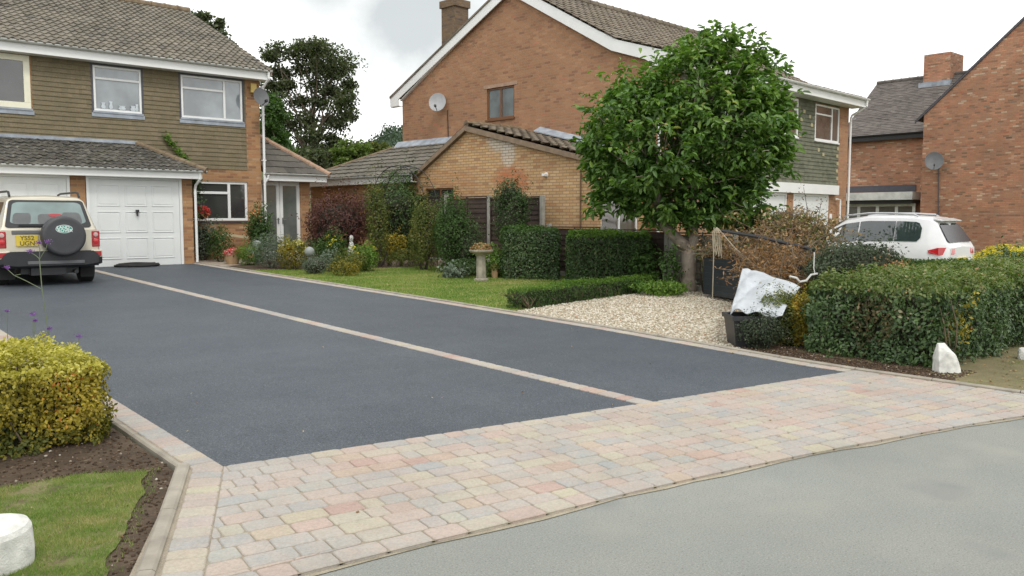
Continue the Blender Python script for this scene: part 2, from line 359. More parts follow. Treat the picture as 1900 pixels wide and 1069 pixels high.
# ---- block paving: tumbled blocks clipped to the apron outline, all one paved surface
def paver_mat():
    m,nt,b,o=new_mat('tumbled_block'); T=NT(nt)
    a=T.n('ShaderNodeAttribute',attribute_name='tone')
    col=T.ramp(a.outputs['Fac'],[(0,(0.427,0.388,0.339)),(.10,(0.369,0.373,0.359)),(.22,(0.436,0.407,0.364)),(.34,(0.466,0.364,0.315)),(.44,(0.398,0.388,0.369)),(.54,(0.446,0.417,0.344)),(.64,(0.451,0.378,0.335)),(.72,(0.461,0.432,0.335)),(.80,(0.427,0.398,0.359)),(.87,(0.436,0.306,0.262)),(.92,(0.470,0.441,0.330)),(.97,(0.349,0.364,0.364)),(1,(0.407,0.388,0.349))])
    nz=T.noise(9,5,.65); col=T.mix(T.ramp(nz,[(.4,g3(0)),(.7,g3(.5))]),col,(.50,.40,.33))
    col=T.mix(1.,col,T.ramp(T.noise(70,4,.7),[(.3,g3(.78)),(.7,g3(1.08))]),'MULTIPLY')
    col=T.mix(1.,col,T.ramp(T.noise(1.6,6,.7),[(.35,g3(.84)),(.65,g3(.99))]),'MULTIPLY')
    col=T.mix(T.ramp(T.noise(5,6,.75),[(.58,g3(0)),(.75,g3(.45))]),col,(.29,.24,.18))
    T.l(col,b.inputs['Base Color']); b.inputs['Roughness'].default_value=.85; b.inputs['Specular IOR Level'].default_value=.25
    T.l(T.bump(T.noise(90,4,.7),.4,.004),b.inputs['Normal']); return m
M['paver']=paver_mat(); M['strip']=M['paver']
def clip(poly,p,n):   # keep side where (q-p).n<=0
    out=[]
    for i in range(len(poly)):
        a=poly[i];b=poly[(i+1)%len(poly)]; da=(a-p).dot(n);db=(b-p).dot(n)
        if da<=0: out.append(a)
        if da*db<0: out.append(a+(b-a)*(da/(da-db)))
    return out
def area(p): return abs(sum(p[i].x*p[(i+1)%len(p)].y-p[(i+1)%len(p)].x*p[i].y for i in range(len(p)))/2)
def inset(p,d):
    s=sum(p[i].x*p[(i+1)%len(p)].y-p[(i+1)%len(p)].x*p[i].y for i in range(len(p)))
    if s<0: p=p[::-1]
    out=list(p)
    n=len(p)
    for i in range(n):
        a=p[i];b=p[(i+1)%n]; e=b-a
        if e.length<1e-5: continue
        nn=Vector((e.y,-e.x)).normalized(); out=clip(out,a-nn*d,nn)
        if len(out)<3: return []
    return out
def roundp(p,r):
    out=[];n=len(p)
    for i in range(n):
        a=p[i-1];b=p[i];c=p[(i+1)%n]; l1=(a-b).length;l2=(c-b).length
        if l1<1e-4 or l2<1e-4: continue
        k=min(r,l1*.4,l2*.4)*random.uniform(.6,1.5); u=b+(a-b).normalized()*k; w=b+(c-b).normalized()*k
        out+= [u,(u+w)*.25+b*.5,w]
    return out
def block(mb,poly,top=.022,gap=.003):
    q=inset(poly,gap)
    if len(q)<3 or area(q)<.0012: return
    q=roundp(q,.020); q2=inset(q,.006)
    if len(q2)!=len(q): 
        c=sum(q,Vector((0,0)))/len(q); q2=[c+(v-c)*.93 for v in q]
    s=sum(q[i].x*q[(i+1)%len(q)].y-q[(i+1)%len(q)].x*q[i].y for i in range(len(q)))
    s2=sum(q2[i].x*q2[(i+1)%len(q2)].y-q2[(i+1)%len(q2)].x*q2[i].y for i in range(len(q2)))
    if s<0: q=q[::-1]
    c=sum(q,Vector((0,0)))/len(q); q2=[v+(c-v).normalized()*.006 for v in q]
    n=len(q); h=top+random.uniform(-.0015,.0015); tx=random.uniform(-.004,.004)
    z=lambda v,k:G(v.x,v.y)+k+tx*(v.x-c.x)
    vs=[(v.x,v.y,z(v,h)) for v in q2]+[(v.x,v.y,z(v,h-.005)) for v in q]+[(v.x,v.y,z(v,-.02)) for v in q]
    mb.add(vs,[tuple(range(n))]+[(i,n+i,n+(i+1)%n,(i+1)%n) for i in range(n)]+[(n+i,2*n+i,2*n+(i+1)%n,n+(i+1)%n) for i in range(n)],random.random())
segV=[Vector(s) for s in seg]
def near_edge(c):
    i=min(range(len(segV)-1),key=lambda k:((segV[k]+segV[k+1])/2-c).length); a,b=segV[i],segV[i+1]; d=(b-a).normalized(); return a,Vector((d.y,-d.x)),d
BW=.165
def apron():
    mb=MB(); lk0=Vector((2.13,5.30)); lk1=Vector((1.26,3.45)); ld=(lk1-lk0).normalized(); ln=Vector((ld.y,-ld.x))
    if ln.x>0: ln=-ln
    rr=0; y=0
    while y<2.6:
        h=.155 if rr else .14
        x=-1.2-random.random()*.1
        while x<9:
            w=random.choice((.12,.16,.16,.21,.21,.25)) if rr else random.choice((.16,.21,.25))
            o=A+dv*x+nv*y; e1=random.uniform(.001,.004); e2=random.uniform(-.002,.002); poly=[o+nv*e1,o+dv*w+nv*(e1+e2),o+dv*w+nv*(h-.002),o+nv*(h-.002)]; x+=w
            c=o+dv*w/2+nv*h/2
            poly=clip(poly,lk0,ln)
            if len(poly)<3: continue
            poly=clip(poly,Vector((8.66,3)),Vector((1,0.0)))
            if len(poly)<3: continue
            a,n,d=near_edge(c); poly=clip(poly,a-n*.15,n)
            if len(poly)<3: continue
            block(mb,poly)
        y+=h; rr+=1
    # course of blocks along the road edge
    L=[Vector(s) for s in seg if -.2<s[0]<8.95]; acc=[L[0]]
    def along(line,w,off0,off1,lens,clipf=None):
        # walk the polyline laying blocks between offsets (towards drive = -n)
        cum=[0]
        for i in range(len(line)-1): cum.append(cum[-1]+(line[i+1]-line[i]).length)
        def P(s):
            for i in range(len(line)-1):
                if s<=cum[i+1] or i==len(line)-2:
                    d=(line[i+1]-line[i]).normalized(); return line[i]+d*(s-cum[i]),Vector((-d.y,d.x))
        s=0
        while s<cum[-1]:
            l=random.choice(lens); p,n=P(s); q,m=P(min(s+l,cum[-1])); s+=l
            poly=[p+n*off0,q+m*off0,q+m*off1,p+n*off1]
            if clipf: poly=clipf(poly)
            if len(poly)>=3: block(mb,poly)
    along(L,0,.0,.15,(.16,.21,.21,.25),lambda p:clip(clip(p,lk0+ln*.2,ln),Vector((8.66,3)),Vector((1,0))) )
    # soldier column down the left side, beside the kerb
    along([lk1+ld*.1,lk0-ld*.0],0,0,.195,(.12,.16,.16),lambda p:clip(p,near_edge(p[0])[0]-near_edge(p[0])[1]*.0,near_edge(p[0])[1]))
    o=mb.build('pavement',M['paver'],tone=True); tag(o,'sweep of tumbled block paving between the tarmac drive and the road',kind='structure')
    def strip(name,line,w,side,lens):
        nonlocal mb
        mb=MB(); along([Vector(p) for p in line],0,0,w*side,lens); tag(mb.build(name,M['strip'],tone=True),kind='structure')
    strip('driveway_edging',[(2.13,5.32),(2.13,22.1)],.185,1,(.12,.16,.12))
    strip('driveway_dividing_strip',[(5.82,4.72),(5.63,21.3)],.17,1,(.12,.16,.12,.21))
    strip('driveway_edging',[(8.52,4.34),(8.62,8),(8.55,12),(8.32,18),(8.2,22.3)],.17,-1,(.12,.16,.12))
apron()
def kerb(name,line,w,h,seglen=.9):
    mb=MB(); P=[Vector(p) for p in line]
    for i in range(len(P)-1):
        d=(P[i+1]-P[i]); L=d.length; d.normalize(); n=Vector((-d.y,d.x)); k=max(1,round(L/seglen))
        for j in range(k):
            a=P[i]+d*(L*j/k+.004); b=P[i]+d*(L*(j+1)/k-.004)
            za=G(*a)+h;zb=G(*b)+h; pr=[(-w/2,-.1),(-w/2,-.012),(-w/2+.015,0),(w/2-.015,0),(w/2,-.012),(w/2,-.1)]
            vs=[(a.x+n.x*u,a.y+n.y*u,za+z) for u,z in pr]+[(b.x+n.x*u,b.y+n.y*u,zb+z) for u,z in pr]
            m=len(pr); mb.add(vs,[(q,q+1,q+1+m,q+m) for q in range(m-1)]+[tuple(range(m))[::-1],tuple(range(m,2*m))])
    tag(mb.build(name,M['kerbm']),kind='structure')
M['kerbm']=plain('kerb_concrete',(.31,.28,.23),.9,var=.25,nscale=6,bump=.4)
kerb('kerb',[(1.93,5.47),(1.20,3.93),(.9,3.35)],.085,.038)
kerb('kerb',[(1.92,5.5),(1.92,22)],.05,.022)
kerb('kerb',[(8.70,1.9),(8.70,4.3),(8.83,8),(8.76,12),(8.53,18),(8.41,22.1)],.06,.045)
# ---- beds, lawns, gravel
LAWN=[(8.56,19.6),(8.8,12),(8.86,10.15),(10.3,10.5),(13.3,11.0),(14.2,13),(14.2,17.4),(12.9,18.3),(11.4,18.45),(9.9,18.9)]
def ragpoly(poly,amp=.06,step=.12,seed=1):
    P=[Vector(p) for p in poly]; out=[]
    for i in range(len(P)):
        a=P[i];b=P[(i+1)%len(P)]; n=max(1,int((b-a).length/step))
        for k in range(n): out.append(a.lerp(b,k/n))
    A3=np.array([(p.x,p.y,0) for p in out]); dx=sn(A3,.9,seed)*amp+sn(A3,4,seed+3)*amp*.35; dy=sn(A3,.9,seed+1)*amp+sn(A3,4,seed+5)*amp*.35
    return [(p.x+a,p.y+b) for p,a,b in zip(out,dx,dy)]
LAWN=ragpoly(LAWN,.04)
drape('lawn',LAWN,.012,M['turf'])
GRAV=[(8.86,10.12),(8.87,5.95),(9.4,5.8),(12.4,5.5),(16,6),(15.2,11.2),(13.4,10.95),(10.3,10.45)]
drape('gravel_bed',GRAV,.008,M['gravelb'])
drape('soil_bed',[(8.56,19.6),(9.9,18.9),(11.4,18.45),(12.9,18.3),(14.2,17.4),(14.4,24),(8.42,22.2)],.008,M['soil'])
drape('soil_bed',[(8.73,5.95),(8.73,1.9),(9.5,1.9),(9.6,5.9)],.010,M['soil'])
drape('verge',[(9.3,5.4),(9.3,3.9),(9.0,3.4),(8.74,3.3),(8.74,2.0),(11,1.1),(14,-.5),(25,-8),(25,5)],.013,M['verge'])
drape('soil_bed',[(1.86,22),(1.86,5.42),(1.15,3.9),(.85,3.3),(-12,4.0),(-12,22)],.006,M['soil'])
LG=[(-1.6,5.15),(-.4,5.5),gp(-80,925),gp(60,902),gp(160,886),gp(282,879),gp(250,955),gp(222,1000),gp(198,1045),gp(176,1090),gp(140,1200),(-.2,3.85),(-1.6,4.0)]
LG=ragpoly(LG,.05,.05,4)
M['turf2']=ground_mat('worn_front_turf',(.13,.17,.04),(.20,.165,.09),4,60,.8,.95,[(9,.56,.68,(.11,.08,.05),.8)],.9)
drape('lawn',LG,.016,M['turf2'])
drape('path',[(8.42,22.2),(8.50,20.9),(9.3,21.2),(10.4,21.9),(12.6,22.4),(12.6,23.5),(8.3,23.2)],.014,plain('pale_paving',(.36,.30,.24),.85,var=.2))
# ------------------------------------------------ building helpers
def cells(u0,u1,z0,z1,ops):
    us=sorted({u0,u1,*[min(max(o[0],u0),u1) for o in ops],*[min(max(o[1],u0),u1) for o in ops]}); zs=sorted({z0,z1,*[min(max(o[2],z0),z1) for o in ops],*[min(max(o[3],z0),z1) for o in ops]})
    for i in range(len(us)-1):
        for j in range(len(zs)-1):
            cu=(us[i]+us[i+1])/2;cz=(zs[j]+zs[j+1])/2
            if not any(o[0]<cu<o[1] and o[2]<cz<o[3] for o in ops): yield us[i],us[i+1],zs[j],zs[j+1]
class Frame:   # wall frame: origin, u direction (horizontal), outward normal
    def __init__(s,o,u,n): s.o=Vector(o); s.u=Vector(u).normalized(); s.n=Vector(n).normalized()
    def P(s,u,z,d=0): p=s.o+s.u*u+s.n*d; return (p.x,p.y,p.z+z)
    def box(s,mb,u0,u1,z0,z1,d0,d1):
        vs=[s.P(u,z,d) for z in(z0,z1) for d in(d0,d1) for u in(u0,u1)]
        mb.add(vs,[(0,2,3,1),(4,5,7,6),(0,1,5,4),(2,6,7,3),(0,4,6,2),(1,3,7,5)]); return mb
def orient(mb,fr):   # make every quad face outward along fr.n where it is a wall face
    for i,f in enumerate(mb.f):
        a,b,c=[Vector(mb.v[k]) for k in f[:3]]; nn=(b-a).cross(c-a)
        if abs(nn.dot(fr.n))>.5*nn.length and nn.dot(fr.n)<0: mb.f[i]=tuple(f[::-1])
def wall(mb,fr,u0,u1,z0,z1,ops=(),depth=.1):
    t=MB()
    for a,b,c,d in cells(u0,u1,z0,z1,ops): t.quad(fr.P(a,c),fr.P(b,c),fr.P(b,d),fr.P(a,d))
    orient(t,fr)
    for o in ops:
        a,b,c,d=o
        t.quad(fr.P(a,c),fr.P(a,d),fr.P(a,d,-depth),fr.P(a,c,-depth)); t.quad(fr.P(b,c),fr.P(b,d),fr.P(b,d,-depth),fr.P(b,c,-depth))
        t.quad(fr.P(a,d),fr.P(b,d),fr.P(b,d,-depth),fr.P(a,d,-depth)); t.quad(fr.P(a,c),fr.P(b,c),fr.P(b,c,-depth),fr.P(a,c,-depth))
    mb.add(t.v,t.f)
def window(parent,fr,u0,u1,z0,z1,mull=(),trans=(),d=-.05,fw=.055,mat=None,pane=None,sill=None,trim=None,loc=None,label=None,behind=None):
    mat=mat or M['white']; mb=MB(); e=.0
    fr.box(mb,u0,u1,z1-fw,z1,d-.05,d); fr.box(mb,u0,u1,z0,z0+fw,d-.05,d)
    fr.box(mb,u0,u0+fw,z0+fw,z1-fw,d-.05,d); fr.box(mb,u1-fw,u1,z0+fw,z1-fw,d-.05,d)
    xs=[u0+fw]
    for m in mull: fr.box(mb,m-fw*.55,m+fw*.55,z0+fw,z1-fw,d-.05,d+.002)
    for (a,b,z) in trans: fr.box(mb,a,b,z-fw*.5,z+fw*.5,d-.05,d+.004)
    w=mb.build('window',mat,parent,bevel=.006); 
    if label: w['label']=label
    p=MB(); p.quad(fr.P(u0+fw*.5,z0+fw*.5,d-.03),fr.P(u1-fw*.5,z0+fw*.5,d-.03),fr.P(u1-fw*.5,z1-fw*.5,d-.03),fr.P(u0+fw*.5,z1-fw*.5,d-.03))
    orient(p,fr); pn=p.build('pane',pane or M['glass'],w)
    if sill:
        s=MB(); fr.box(s,u0-.03,u1+.03,z0-.05,z0-.002,d-.02,.05)
        if sill is M['lead']: fr.box(s,u0-.06,u1+.06,z0-.15,z0-.052,.0,.034)
        so=s.build('sill',sill,w)
    if trim:
        s=MB(); t=.05; fr.box(s,u0-t,u0-.001,z0-.02,z1+t,-.03,.022); fr.box(s,u1+.001,u1+t,z0-.02,z1+t,-.03,.022); fr.box(s,u0,u1,z1+.001,z1+t,-.03,.022); s.build('trim',trim,w)
    if loc is not None: w.location=loc
    return w
def roof(name,mat,parent,o,u,s,W,L,tw=.3,gauge=.3,amp=.022,step=.022,clips=(),prof='wave',nu=6,loc=None,wob=.003):
    """o corner at the eaves, u along eaves, s up the slope; W, L lengths. real courses and rolls"""
    o=Vector(o);u=Vector(u).normalized();s=Vector(s).normalized();n=u.cross(s); 
    if n.z<0: n=-n
    nc=max(1,int(round(L/gauge))); g=L/nc; nt=int(round(W/tw))*nu; V=[];F=[]
    uu=np.linspace(0,W,nt+1); ph=(uu/tw)%1
    if prof=='wave': hh=amp*(.5+.5*np.cos(2*np.pi*ph))**1.3; vv=.035*np.cos(2*np.pi*ph)
    elif prof=='roll': hh=amp*np.maximum(0,np.sin(2*np.pi*ph*1.0)); vv=0*ph
    else: hh=0*ph; vv=0*ph
    V=[];F=[]
    for k in range(nc):
        cellr=rng.normal(0,wob,int(W/tw)+3); jit=cellr[(uu/tw).astype(int)]
        for r,(f,st) in enumerate(((0,step-.02-.01),(0,step),(1.06,0))):
            z=hh+st+jit if r else hh*0+jit
            y=k*g+f*g+(vv if r<2 else 0)*(gauge/.3)-(.0 if r else -.004)
            P=np.array(o)[None]+np.outer(uu,np.array(u))+np.outer(np.broadcast_to(y,uu.shape),np.array(s))+np.outer(z,np.array(n)); V.append(P)
        b=(k*3)*(nt+1)
        for r in (0,1):
            i=np.arange(nt); q=b+r*(nt+1)+i; F.append(np.stack([q,q+1,q+nt+2,q+nt+1],1))
    V=np.concatenate(V);F=np.concatenate(F)
    bm=bmesh.new(); vs=[bm.verts.new(v) for v in V]; 
    for f in F: bm.faces.new([vs[i] for i in f])
    for co,no in clips:
        bmesh.ops.bisect_plane(bm,geom=bm.verts[:]+bm.edges[:]+bm.faces[:],plane_co=co,plane_no=no,clear_outer=True)
    me=bpy.data.meshes.new(name); bm.to_mesh(me); bm.free()
    # UV directly from the slope frame
    uvl=me.uv_layers.new(name='UVMap'); li=np.empty(len(me.loops),int); me.loops.foreach_get('vertex_index',li); co=np.empty(len(me.vertices)*3); me.vertices.foreach_get('co',co); co=co.reshape(-1,3)-np.array(o)
    uvl.data.foreach_set('uv',np.stack([(co@np.array(u))[li],(co@np.array(s))[li]*(gauge/g)],1).ravel())
    me.materials.append(mat); ob=bpy.data.objects.new(name,me); COL.objects.link(ob); ob.parent=parent
    if prof!='flat': me.polygons.foreach_set('use_smooth',[False]*len(me.polygons))
    if loc is not None: ob.location=loc
    return ob
def hung(mb,fr,u0,u1,z0,z1,gauge,ops,t=.018):
    n=int(round((z1-z0)/gauge)); g=(z1-z0)/n
    for k in range(n):
        a=z0+k*g;b=a+g
        # break course into pieces around the openings
        for (x0,x1,c,d) in cells(u0,u1,a,b,[o for o in ops if o[2]<b and o[3]>a]):
            f0=(c-a)/g; f1=(d-a)/g
            w=.165; xs=[x0]; q=math.ceil((x0+1e-6)/w)*w+(w/2 if k%2 else 0)
            while q<x1-.02:
                if q>x0+.02: xs.append(q)
                q+=w
            xs.append(x1)
            for i in range(len(xs)-1):
                j=random.uniform(-.002,.003); e=.0015
                A=fr.P(xs[i]+e,c,t*(1-f0)+j);B=fr.P(xs[i+1]-e,c,t*(1-f0)+j);C=fr.P(xs[i+1]-e,d,t*(1-f1)+j*.3);D=fr.P(xs[i]+e,d,t*(1-f1)+j*.3)
                A0=fr.P(xs[i],c,-.004);B0=fr.P(xs[i+1],c,-.004)
                o=len(mb.v); mb.add([A,B,C,D,A0,B0],[(0,1,2,3),(4,5,1,0)])
def gutter(parent,a,b,mat,r=.055,loc=None):
    a=Vector(a);b=Vector(b);d=(b-a).normalized();sd=d.cross(Vector((0,0,1))).normalized(); mb=MB(); vs=[]
    for p in(a,b):
        for k in range(9):
            t=math.pi*k/8; q=p+sd*(-r*math.cos(t))+Vector((0,0,-r*math.sin(t))); vs.append(q)
        for k in range(8,-1,-1):
            t=math.pi*k/8; q=p+sd*(-(r-.006)*math.cos(t))+Vector((0,0,-(r-.006)*math.sin(t)+.002)); vs.append(q)
    n=18; mb.add(vs,[(i,(i+1)%n,(i+1)%n+n,i+n) for i in range(n)]+[tuple(range(n))[::-1],tuple(range(n,2*n))])
    o=mb.build('gutter',mat,parent)
    if loc is not None:o.location=loc
    return o
def ridge_tiles(parent,a,b,mat,r=.11,l=.38,loc=None,name='ridge'):
    a=Vector(a);b=Vector(b);L=(b-a).length;n=max(1,round(L/l)); d=(b-a)/n; mb=MB()
    for i in range(n):
        p=a+d*i; q=a+d*(i+.99); mb.tube([p,p+d*.12,p+d*.121,q],[r*1.12,r*1.12,r,r],10)
    o=mb.build(name,mat,parent)
    if loc is not None:o.location=loc
    return o
def garage_door(parent,fr,u0,u1,z0,z1,style,loc=None):
    mb=MB(); fr.box(mb,u0,u1,z0,z1,-.06,-.02); w=u1-u0;h=z1-z0
    if style=='panel':
        cw=w/3
        for i in range(3):
            for j in range(3):
                a=u0+.10+i*(w-.2)/3+.06;b=a+(w-.2)/3-.12; c=z0+.14+j*(h-.2)/3+.06;d=c+(h-.2)/3-.13
                for (p,q,r,s) in ((a,b,d-.02,d),(a,b,c,c+.02),(a,a+.02,c+.02,d-.02),(b-.02,b,c+.02,d-.02)): fr.box(mb,p,q,r,s,-.021,-.006)
                fr.box(mb,a+.05,b-.05,c+.05,d-.05,-.021,-.012)
    else:
        n=5
        for j in range(n): fr.box(mb,u0+.02,u1-.02,z0+j*h/n+.02,z0+(j+1)*h/n-.02,-.021,-.008)
    dr=mb.build('garage_door',M['doorwhite'],parent,bevel=.006)
    f=MB(); t=.07; fr.box(f,u0-t,u0-.004,z0,z1+t,-.08,.01); fr.box(f,u1+.004,u1+t,z0,z1+t,-.08,.01); fr.box(f,u0-.004,u1+.004,z1+.004,z1+t,-.08,.01); f.build('frame',M['white'],dr)
    if loc is not None: dr.location=loc
    return dr
M['doorwhite']=plain('painted_garage_door',(.74,.76,.75),.4,var=.06,nscale=1.5)
def dish(parent,c,aim,r,mat,name='satellite_dish',loc=None):
    aim=Vector(aim).normalized(); q=aim.to_track_quat('Z','Y').to_matrix().to_4x4(); q.translation=c
    mb=MB(); mb.lathe([(.001,0),(r*.4,r*.035),(r*.75,r*.14),(r,r*.26),(r*1.02,r*.27),(r*1.02,r*.245),(r*.7,r*.10),(r*.3,0),(.001,-.015)],24,mat=q@Matrix.Diagonal((1,1.12,1,1)))
    d=mb.build(name,mat,parent,smooth=True)
    a=MB(); base=q@Vector((0,-r*1.0,r*.25)); tip=q@Vector((0,-r*.9,r*1.15)); a.tube([q@Vector((0,-r*.95,-.02)),base,tip],.012,6); a.box(-.03,.03,-.03,.03,-.05,.05,q@Matrix.Translation((0,-r*.85,r*1.15))); a.build('feed_arm',M['black'],d)
    if loc is not None:d.location=loc
    return d
# ================================================================= LEFT HOUSE
def left_house():
    L=empty('semi_detached_house',(6.5,23.3,.45),0,'brick house with olive hung tiles, pantile roof and white garage doors behind the beige car','house')
    off=Vector((-6.5,-23.3,-.45))
    def B(mb,name,mat,**k):
        p=k.pop('parent',L); o=mb.build(name,mat,p,**k)
        if p is L: o.location=off
        return o
    X1=10.72; fm=Frame((0,23.3,0),(1,0,0),(0,-1,0)); fg=Frame((0,22.1,0),(1,0,0),(0,-1,0)); fs=Frame((X1,0,0),(0,1,0),(1,0,0)); fgs=Frame((8.26,0,0),(0,1,0),(1,0,0))
    gfw=(8.64,10.30,1.58,2.68); W1=(6.28,7.45,4.38,5.52); W2=(8.48,10.20,4.38,5.52); W0=(3.1,4.86,4.30,5.56)
    mb=MB(); wall(mb,fm,8.26,X1,0,3.02,[gfw]); wall(mb,fm,10.3,X1,3.02,5.62); wall(mb,fs,23.3,34.9,0,5.7); mb.quad((X1,23.3,5.7),(X1,34.9,5.7),(X1,29.1,8.45))
    wall(mb,fm,-2,10.3,3.02,5.62,[W0,W1,W2]) ; wall(mb,fg,-2,8.26,0,2.75,[(5.69,8.0,-1,2.72),(3.05,5.36,-1,2.72),(.4,2.7,-1,2.72)],.15); wall(mb,fgs,22.1,23.3,0,2.9)
    mb.quad((-2,23.3,0),(-2,34.9,0),(-2,34.9,5.7),(-2,29.1,8.45),(-2,23.3,5.7)); mb.quad((-2,34.9,0),(X1,34.9,0),(X1,34.9,5.7),(-2,34.9,5.7))
    B(mb,'wall',M['brick'])
    mb=MB(); hung(mb,fm,-2,10.30,3.02,5.58,.115,[(a-.035,b+.035,c-.1,d+.06) for a,b,c,d in (W0,W1,W2)])
    fm.box(mb,10.28,10.30,3.02,5.58,-.01,.012); B(mb,'hung_tiles',M['hung'])
    window(L,fm,*W1,trans=[(W1[0]+.05,W1[1]-.05,5.20)],d=.015,trim=M['darktrim'],sill=M['lead'],loc=off)
    window(L,fm,*W2,mull=[9.68],trans=[(W2[0]+.05,9.68,5.18)],d=.015,trim=M['darktrim'],sill=M['lead'],loc=off)
    window(L,fm,*W0,d=.03,fw=.14,mat=M['cream'],pane=M['glassdark'],sill=M['lead'],loc=off,label='cream framed window at the left edge')
    window(L,fm,*gfw,mull=[9.76],trans=[(gfw[0]+.05,9.76,2.36)],d=-.03,fw=.07,pane=M['glassdark'],sill=M['darktrim'],loc=off,label='ground floor window beside the garage')
    # ornaments standing inside the upstairs window
    for k,(px,py,w,h) in enumerate([(192,193,.07,.16),(206,190,.06,.20),(227,197,.12,.11),(247,194,.09,.13),(254,192,.05,.18)]):
        p=Yp(px,py,23.27); m2=MB(); m2.lathe([(w*.5,0),(w*.8,h*.3),(w*.5,h*.7),(w*.7,h)],10,(p[0],23.278,W1[2]+.062)); 
        for i in range(len(m2.v)): m2.v[i]=(m2.v[i][0],23.3-.0151+(m2.v[i][1]-23.278)*.05,m2.v[i][2])
        B(m2,'window_ornament',M['glass2'])
    # eaves, soffit, fascia, gutter
    mb=MB(); mb.box(-2.2,10.9,22.95,22.98,5.575,5.80); mb.box(-2.2,10.9,22.98,23.30,5.575,5.60); mb.box(10.87,10.9,22.98,23.3,5.6,5.75); B(mb,'fascia',M['white'],bevel=.004)
    gutter(L,(-2.2,22.88,5.84),(10.93,22.88,5.84),M['offwhite'],.058,off)
    u=Vector((1,0,0)); o=Vector((-2.2,22.84,5.83)); top=Vector((-2.2,29.1,8.60)); s=top-o
    roof('roof',M['tileL'],L,o,u,s,13.15,s.length,.19,.31,.026,.03,loc=off,nu=5)
    mb=MB(); mb.quad((-2.2,29.1,8.6),(10.95,29.1,8.6),(10.95,35.3,5.83),(-2.2,35.3,5.83)); mb.box(10.93,10.96,0,0,0,0); B(mb,'roof',M['tileL'])
    ridge_tiles(L,(-2.2,29.1,8.63),(10.97,29.1,8.63),M['ridge'],.12,.42,off)
    mb=MB(); mb.prism([(10.90,22.90,5.70),(10.90,22.90,5.83),(10.90,29.1,8.60),(10.90,29.1,8.46)],(0,0,0),(.045,0,0)); B(mb,'verge',M['mortar'])
    # garages
    d1=garage_door(L,fg,5.78,7.92,.44,2.60,'panel',off); d2=garage_door(L,fg,3.13,5.28,.44,2.60,'panel',off); garage_door(L,fg,.48,2.62,.44,2.60,'panel',off)
    for dd,cx in((d1,6.86),(d2,4.2)):
        p=MB(); p.box(cx-.035,cx+.035,22.03,22.09,1.80,1.86); p.box(cx-.014,cx+.014,22.04,22.09,1.70,1.80); p.build('handle',M['black'],dd)
    mb=MB(); mb.box(-2.2,8.42,21.80,21.83,2.66,2.84); mb.box(-2.2,8.42,21.83,22.10,2.66,2.68); mb.box(8.395,8.42,21.83,23.3,2.68,2.84); B(mb,'fascia',M['white'],bevel=.004)
    gutter(L,(-2.2,21.75,2.87),(8.52,21.75,2.87),M['offwhite'],.055,off)
    o=Vector((-2.2,21.70,2.865)); s=Vector((0,1.6,.74)); hipn=Vector((1.2,0,0)).cross(Vector((0,0,1)))
    a=Vector((8.5,21.70,2.865)); b=Vector((7.25,23.28,3.60)); hn=(b-a).cross(Vector((0,0,1))); 
    if hn.x<0: hn=-hn
    roof('lower_roof',M['tileLow'],L,o,(1,0,0),s,10.8,s.length,.17,.20,.012,.018,clips=[(a,hn)],loc=off,wob=.005)
    mb=MB(); mb.quad((8.5,21.70,2.865),(8.5,23.28,2.865),(7.25,23.28,3.60)); B(mb,'hip',M['tileLow'])
    ridge_tiles(L,a+Vector((0,0,.01)),b+Vector((0,0,.01)),M['ridge'],.075,.3,off,'ridge')
    mb=MB(); mb.box(-2,7.3,23.2,23.285,3.58,3.66); B(mb,'flashing',M['lead'])
    # downpipes
    mb=MB(); mb.tube([(10.83,22.88,5.80),(10.83,22.89,5.62),(10.76,23.12,5.38),(10.76,23.16,5.25),(10.76,23.16,.45)],.036,10); 
    for z in (4.6,3.3,2.0): mb.box(10.71,10.81,23.13,23.25,z,z+.03)
    B(mb,'downpipe',M['white'],smooth=False)
    mb=MB(); mb.tube([(8.36,21.78,2.82),(8.36,21.80,2.66),(8.31,21.98,2.5),(8.31,22.03,2.4),(8.31,22.03,.5)],.034,10); B(mb,'downpipe',M['white'])
    d=dish(L,(10.52,22.80,5.04),(.1,-1,.28),.235,M['greyplastic'],loc=off)
    mb=MB(); mb.box(10.43,10.60,23.18,23.29,5.22,5.48); B(mb,'alarm_box',plain('yellow_box',(.62,.45,.13),.5),bevel=.012)
    # porch
    fp=Frame((0,23.6,0),(1,0,0),(0,-1,0)); mb=MB(); wall(mb,fp,X1,12.42,0,2.78,[(10.80,12.10,-1,2.74)],.1); wall(mb,Frame((12.42,0,0),(0,1,0),(1,0,0)),23.6,27,0,2.78)
    pc=B(mb,'porch_wall',M['brick'])
    po=Vector((10.78,23.14,2.95)); mb=MB(); mb.box(10.78,12.78,23.18,23.21,2.74,2.93); mb.box(10.78,12.78,23.21,23.6,2.74,2.76); mb.box(12.755,12.78,23.21,27,2.76,2.93); mb.build('fascia',M['white'],pc,bevel=.004)
    gutter(pc,(10.74,23.12,2.96),(12.86,23.12,2.96),M['offwhite'],.05)
    ha=Vector((12.84,23.10,2.96)); hb=Vector((10.84,25.10,4.48)); s=Vector((0,2.0,1.52)); hn=(hb-ha).cross(Vector((0,0,1))); hn=hn if hn.x>0 else -hn
    roof('roof',M['tileP'],pc,(10.78,23.10,2.96),(1,0,0),s,2.1,s.length,.33,.33,.012,.022,clips=[(ha,hn)],prof='roll')
    mb=MB(); mb.quad(ha,(12.84,27.1,2.96),(10.84,27.1,4.48),hb); mb.build('roof',M['tileP'],pc)
    ridge_tiles(pc,ha,hb,M['mortar'],.085,.36)
    mb=MB(); mb.tube([(10.86,23.12,2.9),(10.86,23.14,2.80),(10.79,23.2,2.68)],.034,8); mb.build('downpipe',M['white'],pc)
